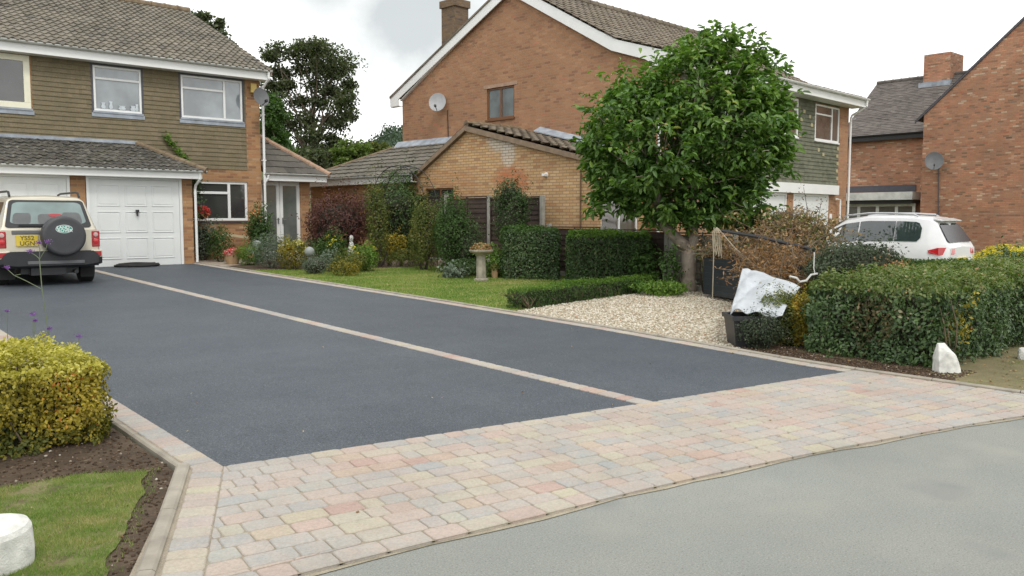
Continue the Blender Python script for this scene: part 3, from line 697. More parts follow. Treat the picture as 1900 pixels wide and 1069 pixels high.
    for (a,b,hx) in ((10.80,11.44,11.38),(11.45,12.10,11.52)):
        w=MB(); z0,z1=.5,2.74; fw=.10
        fp.box(w,a,b,z1-.12,z1,-.10,-.04); fp.box(w,a,b,z0,z0+.16,-.10,-.04); fp.box(w,a,a+fw,z0+.16,z1-.12,-.10,-.04); fp.box(w,b-fw,b,z0+.16,z1-.12,-.10,-.04)
        dd=w.build('porch_door',M['white'],L,bevel=.006); dd.location=off
        p=MB(); p.quad(fp.P(a+fw-.01,z0+.15,-.075),fp.P(b-fw+.01,z0+.15,-.075),fp.P(b-fw+.01,z1-.11,-.075),fp.P(a+fw-.01,z1-.11,-.075)); p.build('pane',M['glassporch'],dd)
        h=MB(); h.box(hx-.012,hx+.012,23.6-.0,23.6+.04,1.48,1.66); h.box(hx-.012 if hx>11.45 else hx-.09,hx+.09 if hx>11.45 else hx+.012,23.57,23.59,1.60,1.62); h.build('handle',M['metal'],dd)
    return L
M['glass2']=plain('pale_ornament',(.55,.60,.64),.4,var=.2,nscale=20)
M['glassporch']=glass('porch_glass',(.16,.17,.16),.06)
left_house()
# ================================================================= RIGHT HOUSE (own frame: a along the front, b to the back)
def right_house():
    Rt=empty('detached_house',(16.988,13.762,0),.069,'two storey brick gable house with satellite dish, white bargeboards and buff brick side extension','house')
    D=10.488; ZR=8.52; a=11.30
    fg=Frame((0,0,0),(0,1,0),(-1,0,0)); ff=Frame((0,0,0),(1,0,0),(0,-1,0))
    gw=(5.15,6.33,4.63,5.57); mb=MB(); wall(mb,fg,0,D,0,5.6,[gw]); mb.quad((0,0,5.6),(0,D,5.6),(0,D/2,8.38)); 
    mb.f[-1]=mb.f[-1][::-1]; wall(mb,ff,0,a,0,5.55,[(4.44,6.9,-1,2.42),(7.35,9.88,-1,2.42),(8.7,10.5,4.2,5.36),(5.5,7.5,4.2,5.38),(1.6,3.9,4.2,5.38)])
    mb.quad((a,0,0),(a,D,0),(a,D,5.6),(a,D/2,8.38),(a,0,5.6)); mb.quad((0,D,0),(a,D,0),(a,D,5.6),(0,D,5.6)); mb.build('wall',M['brickR'],Rt)
    ops=[(8.7,10.5,4.2,5.36),(5.5,7.5,4.2,5.38),(1.6,3.9,4.2,5.38)]
    mb=MB(); hung(mb,ff,1.0,10.55,2.76,5.46,.125,[(p-.01,q+.01,r-.03,s+.03) for p,q,r,s in ops],.02); mb.build('hung_tiles',M['hungR'],Rt)
    for (x,z) in [(10.46,3.95),(10.42,3.70),(10.46,3.45),(10.42,3.20),(10.46,2.95),(7.72,4.72),(7.9,4.98),(8.3,4.85),(7.66,4.22),(9.0,3.83),(9.35,3.70),(8.45,4.6)]:
        m2=MB(); ff.box(m2,x-.07,x+.075,z,z+.11,.012,.026); m2.build('replacement_tile',M['pale'],Rt)
    window(Rt,ff,8.7,10.5,4.2,5.36,mull=[9.95],trans=[(8.75,9.95,5.05)],d=.02,sill=M['white'],pane=M['glassR'])
    window(Rt,ff,5.5,7.5,4.2,5.38,mull=[6.3],trans=[(6.3,7.45,5.05)],d=.02,fw=.07,sill=M['white'],pane=M['glassR'])
    window(Rt,ff,1.6,3.9,4.2,5.38,mull=[2.7],d=.02,sill=M['white'],pane=M['glassR'])
    window(Rt,fg,*gw,mull=[5.74],d=-.03,fw=.06,mat=M['wood'],sill=M['wood'],pane=M['glassR2'],label='brown wooden window high in the gable wall')
    m2=MB(); fg.box(m2,gw[0]-.12,gw[1]+.12,gw[3],gw[3]+.10,-.02,.012); m2.build('lintel',M['mortar'],Rt)
    garage_door(Rt,ff,4.52,6.82,.22,2.36,'ribbed'); garage_door(Rt,ff,7.43,9.80,.22,2.36,'ribbed')
    mb=MB(); ff.box(mb,4.2,10.35,2.44,2.75,.0,.16); mb.build('lintel_board',M['white'],Rt,bevel=.005)
    # roof: bell-cast eaves at the front
    kn=(1.35,6.33)
    def slope(nm,b0,z0,b1,z1,A0,A1,**k):
        s=Vector((0,b1-b0,z1-z0)); roof(nm,M['tileR'],Rt,(A0,b0,z0),(1,0,0),s,A1-A0,s.length,.3,.33,.02,.028,prof='wave',**k)
    slope('roof',-.50,5.74,kn[0],kn[1],-.17,11.5); slope('roof',kn[0],kn[1]+.0,D/2,ZR,-.17,11.5)
    mb=MB(); mb.quad((-.17,D/2,ZR),(11.5,D/2,ZR),(11.5,D+.5,5.74),(-.17,D+.5,5.74)); mb.prism([(-.17,D/2,ZR+.03),(-.17,D/2,ZR-.03),(-.17,D+.5,5.72),(-.17,D+.5,5.79)],(0,0,0),(.10,0,0)); mb.build('roof',M['tileR'],Rt)
    ridge_tiles(Rt,(-.17,D/2,ZR+.02),(11.5,D/2,ZR+.02),M['tileR'],.12,.4)
    w=.26; pr=[(-.5,5.72),(kn[0],kn[1]-.02),(D/2,ZR-.03),(D/2,ZR-.33),(kn[0]+.1,kn[1]-.30),(.35,5.66),(.0,5.44),(-.5,5.44)]
    mb=MB(); mb.prism([(-.14,b,z) for b,z in pr],(0,0,0),(.035,0,0)); bb=mb.build('bargeboard',M['white'],Rt,bevel=.004)
    pr=[(D+.5,5.72),(D/2,ZR-.03),(D/2,ZR-.33),(D+.05,5.66),(D+.02,5.44),(D+.5,5.44)]
    mb=MB(); mb.prism([(-.14,b,z) for b,z in pr],(0,0,0),(.035,0,0)); mb.build('bargeboard',M['white'],Rt,bevel=.004)
    mb=MB(); mb.box(-.105,0,-.5,0,5.42,5.44); mb.box(-.105,-.0,0,.25,5.45,5.5); mb.box(-.105,0,D,D+.5,5.42,5.44); mb.prism([(-.105,0,5.6),(-.105,D/2,8.36),(-.105,D/2,8.38),(-.105,0,5.62)],(0,0,0),(.11,0,0)); mb.prism([(-.105,D,5.6),(-.105,D/2,8.36),(-.105,D/2,8.38),(-.105,D,5.62)],(0,0,0),(.11,0,0)); mb.build('soffit',M['white'],Rt)
    mb=MB(); mb.box(-.105,11.5,-.5,-.47,5.44,5.70); mb.box(-.105,11.5,-.47,-.001,5.44,5.465); mb.box(11.47,11.5,-.47,.2,5.465,5.75); mb.build('fascia',M['white'],Rt,bevel=.004)
    gutter(Rt,(-.3,-.57,5.72),(11.56,-.57,5.72),M['white'],.06)
    mb=MB(); mb.tube([(.05,-.57,5.66),(.05,-.56,5.48),(-.03,-.3,5.28),(-.09,-.1,5.14),(-.09,-.08,5.0),(-.09,-.08,.2)],.038,10); mb.build('downpipe',M['white'],Rt)
    mb=MB(); mb.tube([(11.42,-.57,5.66),(11.42,-.56,5.48),(11.36,-.3,5.30),(11.33,-.1,5.2),(11.33,-.06,5.1),(11.33,-.06,.2)],.038,10); mb.build('downpipe',M['white'],Rt)
    mb=MB(); mb.tube([(10.2,-.14,2.30),(10.5,-.14,2.28),(10.5,-.14,.2)],.032,8); mb.build('downpipe',M['white'],Rt)
    mb=MB(); mb.box(9.98,10.16,-.02,-.002,1.62,1.80); mb.build('number_plate',M['white'],Rt,bevel=.004)
    # chimney
    cx,cy=.95,8.85; mb=MB(); mb.box(cx-.30,cx+.30,cy-.33,cy+.33,5.6,8.55); mb.box(cx-.35,cx+.35,cy-.38,cy+.38,8.55,8.78); ch=mb.build('chimney',M['brickCh'],Rt)
    mb=MB(); 
    for dx in (-.07,.07): mb.tube([(cx+dx,cy,8.76),(cx+dx,cy,9.04)],.04,8)
    mb.box(cx-.14,cx+.14,cy-.06,cy+.06,8.94,8.99); mb.build('chimney_cowl',M['metal'],ch)
    d=dish(Rt,(-.24,8.35,5.32),(-1,-.75,.35),.27,M['dishgrey'])
    mb=MB(); mb.tube([(-.02,8.12,5.1),(-.03,8.12,4.95),(-.02,8.10,4.1)],.014,6); mb.build('cable',M['black'],Rt)
    # ---------------- extension
    fe=Frame((-2.0,0,0),(0,1,0),(-1,0,0)); mb=MB(); bw=(5.6,6.85,1.3,2.52); fr=Frame((0,.35,0),(1,0,0),(0,-1,0))
    wall(mb,fe,.35,7.1,0,2.93,[bw]); n0=len(mb.f); mb.quad((-2,.35,2.93),(-2,7.1,2.93),(-2,7.1,2.95),(-2,4.95,4.12),(-2,.35,3.08)); mb.f[-1]=mb.f[-1][::-1]
    ex=mb.build('extension_wall',M['brickE'],Rt)
    mb=MB(); rw=(-1.85,-.35,1.15,2.45); wall(mb,fr,-2,0,0,3.06,[rw]); mb.build('extension_wall',M['brickE'],Rt)
    mb=MB(); wall(mb,fe,7.1,13.1,0,2.93); mb.quad((-2,13.1,0),(0,13.1,0),(0,13.1,2.93),(-2,13.1,2.93)); mb.build('extension_wall',M['brick'],Rt)
    window(Rt,fe,*bw,mull=[6.2],d=-.03,mat=M['wood'],pane=M['glassdark'],label='brown wooden window half hidden by garden shrubs')
    window(Rt,fr,*rw,mull=[-1.1],d=-.03,pane=M['glassR'],sill=M['white'],label='white window behind the broad leaved tree')
    s=Vector((0,4.95-.15,4.20-3.02)); roof('extension_roof',M['tileR'],Rt,(-2.12,.15,3.06),(1,0,0),s,2.12,s.length,.3,.33,.03,.035)
    mb=MB(); mb.quad((-2.12,4.95,4.24),(0,4.95,4.24),(0,7.3,2.95),(-2.12,7.3,2.95)); mb.build('extension_roof',M['tileR'],Rt)
    mb=MB(); mb.prism([(-2.13,.15,3.02),(-2.13,4.95,4.19),(-2.13,4.95,4.05),(-2.13,.15,2.90)],(0,0,0),(.13,0,0)); mb.prism([(-2.13,7.3,2.94),(-2.13,4.95,4.22),(-2.13,4.95,4.08),(-2.13,7.3,2.82)],(0,0,0),(.13,0,0)); mb.build('verge',M['vergebr'],Rt)
    # undulating tile ends on the verge
    ridge_tiles(Rt,(-2.1,4.95,4.25),(0,4.95,4.25),M['ridge'],.09,.4)
    o=Vector((-2.32,7.05,2.96)); s=Vector((2.32,0,1.15)); ha=Vector((-2.32,13.3,2.96)); hb=Vector((0,10.6,4.1)); hn=(hb-ha).cross(Vector((0,0,1))); hn=hn if hn.y>0 else -hn
    rr=roof('extension_roof',M['tileR2'],Rt,o,(0,1,0),s,6.6,s.length,.33,.34,.014,.03,clips=[(ha,hn)],prof='roll')
    mb=MB(); mb.quad(ha,hb,(0,13.3,2.96)); mb.build('hip',M['tileR2'],Rt); ridge_tiles(Rt,ha,hb,M['ridge'],.07,.36)
    mb=MB(); mb.box(-2.24,-2.21,7.2,13.35,2.72,2.92); mb.box(-2.21,-2.0,7.2,13.3,2.72,2.74); mb.build('fascia',M['white'],Rt,bevel=.004)
    gutter(Rt,(-2.31,7.15,2.96),(-2.31,13.4,2.96),M['offwhite'],.055)
    mb=MB(); mb.prism([(-.2,7.6,4.0),(-.2,10.75,4.0),(-.005,10.75,4.20),(-.005,7.6,4.20)],(0,0,.03),(0,0,.05)); mb.build('flashing',M['lead'],Rt); mb=MB(); mb.prism([(-.28,1.2,3.40),(-.28,4.1,4.11),(-.004,4.1,4.24),(-.004,1.2,3.53)],(0,0,.0),(0,0,.03)); mb.build('flashing',M['lead'],Rt)
    mb=MB(); mb.lathe([(.05,0),(.06,.05),(.05,.09),(.02,.11)],12,(-2.0,2.02,2.70)); mb.box(-2.12,-2.0,1.97,2.07,2.72,2.78); mb.build('security_light',M['white'],Rt,smooth=False)
    mb=MB(); mb.tube([(-2.04,.85,2.9),(-2.04,.85,.3)],.02,6); mb.build('cable',plain('brown_pipe',(.16,.09,.05),.7),Rt)
M['glassR']=glass('upstairs_glass',(.11,.09,.075),.05); M['glassR2']=glass('frosted_glass',(.16,.20,.21),.25)
M['brickCh']=brick('sooty_chimney_brick',[(0,(.16,.11,.07)),(.5,(.22,.15,.09)),(1,(.12,.09,.07))],(.17,.14,.11))
M['dishgrey']=plain('pale_dish',(.36,.37,.38),.5,var=.1)
M['vergebr']=plain('brown_verge_mortar',(.26,.19,.13),.9,var=.3)
M['tileR2']=tile_mat('grey_interlocking_tile',[(0,(.13,.12,.10)),(.5,(.165,.15,.125)),(1,(.20,.185,.155))],.33,.34,0,[((.21,.20,.13),2.5,.5,.72,.5)])
right_house()
# ================================================================= END HOUSE
def end_house():
    XW=38.0; XM=39.1
    y0=Xp(1711,300,XW)[1]; zc=Xp(1711,213,XW)[2]; q=Xp(1890,45,XW); sl=(q[2]-zc)/(y0-q[1]); hw=5.4; ya=y0-hw; za=zc+sl*hw; y2=y0-2*hw
    E=empty('brick_house',(XW+3,y0-2,.2),0,'red brown brick house with square chimney and grey dish, behind the white car','house')
    off=-E.location
    def B(mb,n,m,**k):
        o=mb.build(n,m,k.pop('parent',E),**k); 
        if o.parent is E:o.location=off
        return o
    ye=Xp(1548,300,XM)[1]; ze=Xp(1700,246,XM)[2]
    fG=Frame((XW,0,0),(0,1,0),(-1,0,0)); fR=Frame((XM,0,0),(0,1,0),(-1,0,0))
    wy0=Xp(1700,390,XM-.5)[1]; wy1=Xp(1560,390,XM-.5)[1]
    mb=MB(); wall(mb,fG,y2,y0,0,zc); mb.quad((XW,y2,zc),(XW,y0,zc),(XW,ya,za)); mb.f[-1]=mb.f[-1][::-1]
    wall(mb,fR,y0,ye,0,ze); mb.quad((XW,y0,0),(XM,y0,0),(XM,y0,zc),(XW,y0,zc)); mb.quad((XM,ye,0),(XM+7,ye,0),(XM+7,ye,ze),(XM,ye,ze)); mb.quad((XW,y2,0),(XW+12,y2,0),(XW+12,y2,zc),(XW,y2,zc)); B(mb,'wall',M['brickF'])
    # roofs
    XR=XM+3.6; zr=Xp(1700,146,XR)[2]; o=Vector((XM-.25,y0-3,ze-.02)); s=Vector((XR-XM+.25,0,zr-ze+.02))
    yv=Xp(1628,154,XR)[1]
    roof('roof',M['tileF'],E,o,(0,1,0),s,yv-y0+3,s.length,.2,.15,0,.012,prof='flat',nu=1,loc=off,wob=.004)
    mb=MB(); mb.quad((XR,y0-3,zr),(XR,yv,zr),(XR+4,yv,ze),(XR+4,y0-3,ze)); mb.quad((XM,yv-.1,ze-.1),(XR+3.9,yv-.1,ze-.1),(XR,yv-.1,zr-.05)); B(mb,'roof',M['tileF'])
    ridge_tiles(E,(XR,y0-3,zr),(XR,yv,zr),M['tileF'],.1,.4,off)
    s=Vector((0,-(hw+.35),(hw+.35)*sl)); mb=MB()
    roof('roof',M['tileF'],E,(XW-.06,y0+.35,zc-.35*sl+.07),(1,0,0),s,9,s.length,.2,.15,0,.012,prof='flat',nu=1,loc=off,wob=.004)
    mb.quad((XW-.06,ya,za+.07),(XW+9,ya,za+.07),(XW+9,y2-.35,zc-.35*sl+.07),(XW-.06,y2-.35,zc-.35*sl+.07)); B(mb,'roof',M['tileF'])
    mb=MB(); mb.prism([(XW-.05,y0+.36,zc-.36*sl-.03),(XW-.05,y0+.36,zc-.36*sl+.08),(XW-.05,ya,za+.09),(XW-.05,ya,za-.03)],(0,0,0),(.05,0,0)); B(mb,'verge',M['darktrim'])
    mb=MB(); mb.box(XM-.28,XM-.24,y0+.01,ye+.3,ze-.26,ze-.02); mb.box(XM-.24,XM,y0+.01,ye+.3,ze-.05,ze-.03); B(mb,'fascia',M['black']); gutter(E,(XM-.33,y0+.02,ze),(XM-.33,ye+.3,ze),M['black'],.07,off)
    # chimney at the ridge
    XC=XR-.6; c0=Xp(1762,150,XC)[1]; c1=Xp(1713,150,XC)[1]; zt=Xp(1712,103,XC)[2]
    mb=MB(); mb.box(XC,XC+1.5,c0,c1,zr-1.6,zt); ch=B(mb,'chimney',M['brickF']); mb=MB(); mb.box(XC-.16,XC-.003,c0-.1,c1+.15,zr-.75,zr-.35); B(mb,'flashing',M['lead'])
    # flat roofed bay with white fascia, white framed windows
    zt=Xp(1650,360,XM-.9)[2]; zb=Xp(1650,372,XM-.9)[2]; mb=MB(); mb.box(XM-.95,XM-.001,wy0,wy1+.6,zb+.02,zt+.08); bay=B(mb,'bay_canopy',M['offwhite'],bevel=.01)
    mb=MB(); mb.box(XM-.80,XM-.001,wy0+.05,wy1+.5,zb-.13,zb+.018); mb.build('soffit',M['black'],bay)
    fB=Frame((XM-.5,0,0),(0,1,0),(-1,0,0)); n=4; w=(wy1-wy0)/n
    window(E,fB,wy0+.05,wy1+.5,.3,zb-.135,mull=[wy0+w*k for k in(1,2,3)],d=0,fw=.13,mat=M['offwhite'],pane=M['glassdk2'],loc=off,label='wide white framed ground floor window')
    yb=Xp(1633,350,XM)[1]
    yl=Xp(1700,350,XM)[1]; mb=MB(); mb.box(XM-.05,XM-.001,yl,ye,zt+.13,zt+.42); B(mb,'lintel',M['darktrim'])
    p=Xp(1733,300,XW-.35); d=dish(E,p,(-1,-.45,.35),.36,M['greyplastic'],loc=off)
    mb=MB(); a=Xp(1741,312,XW-.03); b=Xp(1741,400,XW-.03); mb.tube([a,b],.02,5); B(mb,'cable',M['darktrim'])
M['glassdk2']=glass('blind_glass',(.085,.105,.095),.15)
end_house()
# ------------------------------------------------ vehicles
def text_mesh(s,size,mat,parent,mtx,name='lettering',ext=.001,bold=.0,sx=1):
    cu=bpy.data.curves.new('txt','FONT'); cu.body=s; cu.size=size; cu.align_x='CENTER'; cu.align_y='CENTER'; cu.extrude=ext; cu.offset=bold
    t=bpy.data.objects.new('txt',cu); COL.objects.link(t); dg=bpy.context.evaluated_depsgraph_get(); me=bpy.data.meshes.new_from_object(t.evaluated_get(dg)); bpy.data.objects.remove(t)
    me.materials.clear(); me.materials.append(mat); o=bpy.data.objects.new(name,me); COL.objects.link(o); o.parent=parent; o.matrix_local=mtx@Matrix.Diagonal((sx,1,1,1)); return o
def loft(sts):   # sts: list of (y,[(x,z)...]) half sections from bottom centre to top centre
    mb=MB(); n=len(sts[0][1]); vs=[]
    for y,sec in sts:
        for x,z in sec: vs.append((x,y,z))
        for x,z in sec[::-1][1:-1]: vs.append((-x,y,z))
    m=2*n-2; fs=[]
    for i in range(len(sts)-1):
        for j in range(m): fs.append((i*m+j,i*m+(j+1)%m,(i+1)*m+(j+1)%m,(i+1)*m+j))
    fs+=[tuple(range(m)),tuple((len(sts)-1)*m+j for j in range(m))[::-1]]
    return mb.add(vs,fs)
def wheel(parent,loc,R,w,side):
    e=bpy.data.objects.new('wheel',None); 
    m=Matrix.Translation(loc)@Matrix.Rotation(math.pi/2,4,'Y')
    t=MB(); t.lathe([(R*.62,-w/2),(R*.9,-w/2),(R*.97,-w*.42),(R,-w*.25),(R,w*.25),(R*.97,w*.42),(R*.9,w/2),(R*.62,w/2)],32,mat=m); o=t.build('wheel',M['rubber'],parent,smooth=False)
    r=MB(); s=side; r.lathe([(R*.63,s*w*.30),(R*.62,s*w*.5),(R*.56,s*w*.46),(R*.54,s*w*.30)],32,mat=m)
    for k in range(5):
        a=k*2*math.pi/5; q=m@Matrix.Rotation(a,4,'Z'); r.box(-R*.06,R*.06,0,R*.57,s*w*.34 if s>0 else -w*.42,s*w*.42 if s>0 else -w*.34,q)
    r.lathe([(R*.17,s*w*.3),(R*.15,s*w*.46),(.01,s*w*.46)],16,mat=m); r.build('rim',M['alloy'],o)
    return o
def qpatch(c,u0,u1,v0,v1,off,r=.12,n=5):   # rounded patch on the quad c0(u0v0) c1(u1v0) c2(u1v1) c3(u0v1)
    c=[Vector(p) for p in c]; nn=(c[1]-c[0]).cross(c[3]-c[0]).normalized()
    P=lambda u,v:(c[0]*(1-u)*(1-v)+c[1]*u*(1-v)+c[2]*u*v+c[3]*(1-u)*v)+nn*off
    pts=[];ru=r*(u1-u0);rv=r*(v1-v0)*1.4
    for cu,cv,a0 in ((u1-ru,v0+rv,-90),(u1-ru,v1-rv,0),(u0+ru,v1-rv,90),(u0+ru,v0+rv,180)):
        for k in range(n+1):
            a=R_(a0+90*k/n); pts.append(P(cu+ru*math.cos(a),cv+rv*math.sin(a)))
    return pts
def patch(parent,name,c,mat,u0=.04,u1=.96,v0=.06,v1=.94,off=.004,r=.12,thick=.003):
    p=qpatch(c,u0,u1,v0,v1,off,r); p2=qpatch(c,u0,u1,v0,v1,off-thick,r); mb=MB(); n=len(p); mb.add(p+p2,[tuple(range(n))]+[(i,(i+1)%n,(i+1)%n+n,i+n) for i in range(n)]); return mb.build(name,mat,parent)
def paint(name,c,metal=.3,rough=.35):
    m,nt,b,o=new_mat(name); T=NT(nt); b.inputs['Base Color'].default_value=(*c,1); b.inputs['Metallic'].default_value=metal; b.inputs['Roughness'].default_value=rough; b.inputs['Coat Weight'].default_value=.8; b.inputs['Coat Roughness'].default_value=.06
    nz=T.noise(3,4); T.l(T.mix(1.,tuple(c),T.ramp(nz,[(.3,g3(.93)),(.7,g3(1.03))]),'MULTIPLY'),b.inputs['Base Color']); return m
M['alloy']=plain('alloy_rim',(.45,.46,.47),.3,metal=.8)
M['beige']=paint('beige_car_paint',(.60,.56,.45),.15); M['whitecar']=paint('white_car_paint',(.80,.81,.82),.0,.3)
M['carglass']=glass('car_glass',(.035,.05,.052),.03,1.0); M['carglassD']=glass('tinted_car_glass',(.02,.022,.028),.12,.4); M['carglassL']=glass('light_car_glass',(.16,.23,.22),.04,1.)
def lamp_mat(n,c):
    m,nt,b,o=new_mat(n); T=NT(nt); tc=T.n('ShaderNodeTexCoord'); wv=T.n('ShaderNodeTexWave'); wv.inputs['Scale'].default_value=18; T.l(tc.outputs['Object'],wv.inputs[0])
    T.l(T.mix(wv.outputs['Fac'],tuple(v*.7 for v in c),tuple(c)),b.inputs['Base Color']); b.inputs['Roughness'].default_value=.12; b.inputs['Coat Weight'].default_value=1; return m
M['redlamp']=lamp_mat('red_lamp_lens',(.42,.012,.02)); M['clearlamp']=lamp_mat('clear_lamp_lens',(.62,.42,.40)); M['redlamp2']=lamp_mat('bright_red_lens',(.62,.02,.025))
def sec(zb,w,zm,wb,zbelt,wr,zsh,zr):   # 9 pts
    return [(0,zb),(w*.90,zb),(w*.985,zb+.10),(w,zm),(w*.99,zm+.18),(wb,zbelt),(wr,zsh),(wr-.10,zr-.012),(0,zr+.012)]
def beige_car():
    g=.345; t=empty('parked_car',(3.97,17.98,g),R_(-1.5),'beige off road car with black rear spare wheel cover parked at the white garage','car')
    # local: x across, +y forward, rear at y=0
    W=.885
    st=[(.0,sec(.48,W-.05,.62,.80,1.06,.79,1.075,1.08)),(.03,sec(.46,W-.01,.62,.835,1.10,.78,1.14,1.15)),(.22,sec(.44,W,.65,.835,1.11,.66,1.63,1.70)),(.34,sec(.42,W,.66,.84,1.11,.66,1.665,1.735)),(1.2,sec(.40,W,.66,.85,1.10,.675,1.68,1.755)),(2.2,sec(.40,W,.66,.85,1.08,.67,1.66,1.735)),(2.62,sec(.40,W,.66,.84,1.05,.62,1.52,1.60)),(3.25,sec(.40,W,.66,.80,1.00,.78,1.01,1.02)),(4.2,sec(.42,W-.06,.64,.74,.92,.72,.93,.94)),(4.38,sec(.46,W-.14,.6,.68,.8,.66,.81,.82))]
    mb=loft(st); b=mb.build('body',M['beige'],t,smooth=True,bevel=.012)
    m=b.modifiers.new('w','WEIGHTED_NORMAL'); m.keep_sharp=True
    # dark sill, wheel arch and bumper cladding
    mb=loft([(-.13,[(0,.42),(.60,.42),(.80,.45),(.80,.60),(.72,.66),(0,.66)]),(-.06,[(0,.36),(.72,.36),(.90,.42),(.905,.60),(.86,.68),(0,.68)]),(.30,[(0,.36),(.76,.36),(.905,.42),(.915,.62),(.905,.66),(0,.66)])]); mb.build('rear_bumper',M['black'],t,bevel=.015)
    mb=MB()
    for sx in(-1,1):
        mb.box(sx*.80,sx*.905,.95,2.9,.33,.52)
        for cy in(.72,3.28):
            pr=[];n=14
            for k in range(n+1):
                a=math.pi*k/n; pr.append((cy+.44*math.cos(a),.36+.44*math.sin(a)))
            for k in range(n,-1,-1):
                a=math.pi*k/n; pr.append((cy+.36*math.cos(a),.36+.36*math.sin(a)))
            mb.prism([(sx*.80,y,z) for y,z in pr],(0,0,0),(sx*.115,0,0))
    mb.build('arch_cladding',M['black'],t)
    mb=MB(); mb.box(-.5,.5,.1,4.1,.24,.46); mb.box(-.35,.25,-.02,.2,.22,.38); mb.tube([(.42,-.08,.27),(.42,.4,.28)],.035,10); mb.build('underbody',M['black'],t)
    mb=MB(); mb.box(-.42,.56,-.145,-.128,.435,.495); mb.build('bumper_step',M['greyplastic'],t,bevel=.006)
    for sx in(-1,1): mb=MB(); mb.box(sx*.57,sx*.82,.28,.30,.14,.42); mb.build('mud_flap',M['rubber'],t)
    for sx in(-1,1):
        for cy in(.72,3.28): wheel(t,(sx*.755,cy,.34),.345,.225,sx)
    # rear window: between stations at belt and roof
    c=[(-.79,.03,1.135),(.79,.03,1.135),(.665,.22,1.665),(-.665,.22,1.665)]
    patch(t,'window_surround',c,M['black'],.03,.97,-.02,.96,.020,.06,.02); patch(t,'rear_window',c,M['carglassL'],.075,.925,.10,.88,.025,.10)
    # seats seen through the rear screen, moulded headrest shapes
    mb=MB()
    for x in(-.42,.05,.42):
        cc=[Vector(q) for q in c]; 
    c2=[(-.79,.02,1.135),(.79,.02,1.135),(.665,.21,1.665),(-.665,.21,1.665)]
    for (a,b_,d,e) in ((.10,.30,.10,.50),(.38,.60,.10,.46),(.66,.88,.10,.52)): patch(t,'headrest',c2,M['greyplastic'],a,b_,d,e,.0175,.2,.002)
    m2=MB(); m2.bar((-.05,-.02,1.17),(-.52,-.012,1.185),.022,.02); m2.box(-.10,-.04,-.03,.03,1.14,1.19); m2.build('rear_wiper',M['black'],t)
    patch(t,'brake_light',c2,M['redlamp'],.50,.66,.36,.47,.022,.35,.004)
    # side windows, door lines
    for sx in(-1,1):
        for (ya,yb,ra,rb) in ((.30,.98,.36,1.0),(1.06,1.88,1.08,1.9),(1.96,2.95,1.98,2.52)):
            c=[(sx*.838,ya,1.10),(sx*.848,yb,1.10),(sx*.672,rb,1.66),(sx*.662,ra,1.65)]
            if sx<0: c=[c[1],c[0],c[3],c[2]]
            patch(t,'side_window',c,M['carglass'],.02,.98,.06,.92,.008,.08)
    c=[(-.78,3.20,1.03),(.78,3.20,1.03),(.60,2.65,1.58),(-.60,2.65,1.58)]; patch(t,'windscreen',[c[1],c[0],c[3],c[2]],M['carglass'],.06,.94,.05,.93,.006,.08)
    # spare wheel with cover, set right of centre
    q=Matrix.Translation((.20,-.05,.965))@Matrix.Rotation(math.pi/2,4,'X')
    mb=MB(); R=.385; mb.lathe([(R*.85,-.04),(R,.02),(R*1.01,.10),(R*1.0,.17),(R*.96,.215),(R*.88,.235),(R*.80,.232),(R*.5,.242),(.001,.246)],48,mat=q); cv=mb.build('spare_wheel_cover',M['covergrey'],t,smooth=True)
    q2=Matrix.Translation((.19,-.05,1.10))@Matrix.Rotation(math.pi/2,4,'X')
    mb=MB(); mb.lathe([(.148,.242),(.148,.249),(.001,.249)],40,mat=q2@Matrix.Diagonal((1,.54,1,1))); em=mb.build('emblem',plain('emblem_silver',(.55,.62,.60),.4),cv)
    mb=MB(); mb.lathe([(.135,.2495),(.135,.2515),(.001,.2515)],40,mat=q2@Matrix.Diagonal((1,.50,1,1))); mb.build('emblem_field',plain('emblem_green',(.03,.26,.20),.4),cv)
    tm=plain('emblem_letter',(.75,.80,.78),.4)
    text_mesh('LAND',.072,tm,cv,q2@Matrix.Translation((-.018,.027,.2525)),bold=.002,sx=1.15); text_mesh('ROVER',.072,tm,cv,q2@Matrix.Translation((.012,-.032,.2525)),bold=.002,sx=1.15)
    # lamps in the rear pillars and in the bumper
    for sx in(-1,1):
        x0,x1=(sx*.73,sx*.88); a,b_=min(x0,x1),max(x0,x1)
        mb=MB(); mb.box(a,b_,-.015,.10,.74,1.06); l=mb.build('tail_light',M['redlamp'],t,bevel=.02)
        for z,r,mm in ((.985,.045,'clearlamp'),(.86,.05,'redlamp2')):
            m3=MB(); m3.lathe([(r,.0),(r*.9,.012),(.001,.014)],16,((a+b_)/2,-.015,z),Matrix.Rotation(math.pi/2,4,'X')); m3.build('lens',M[mm],l)
        mb=MB(); mb.box(min(sx*.70,sx*.875),max(sx*.70,sx*.875),-.118,-.04,.565,.665); mb.build('bumper_light',M['redlamp'],t,bevel=.01)
        mb=MB(); mb.box(min(sx*.69,sx*.895),max(sx*.69,sx*.895),-.105,.0,.54,.69); mb.build('bumper_corner',M['beige'],t,bevel=.02)
    # number plate recess, plate and characters
    mb=MB(); mb.box(-.64,-.14,-.02,.02,1.00,1.075); mb.build('plate_lamp_trim',M['greyplastic'],t,bevel=.015)
    mb=MB(); mb.box(-.575,-.205,-.026,.0,.775,.985); pl=mb.build('number_plate',plain('yellow_plate',(.66,.50,.05),.4),t,bevel=.006)
    q=Matrix.Rotation(math.pi/2,4,'X'); dk=plain('plate_black',(.13,.10,.03),.5)
    text_mesh('YS52',.115,dk,pl,Matrix.Translation((-.39,-.0285,.928))@q,bold=.002); text_mesh('UGN',.115,dk,pl,Matrix.Translation((-.39,-.0285,.828))@q,bold=.002)
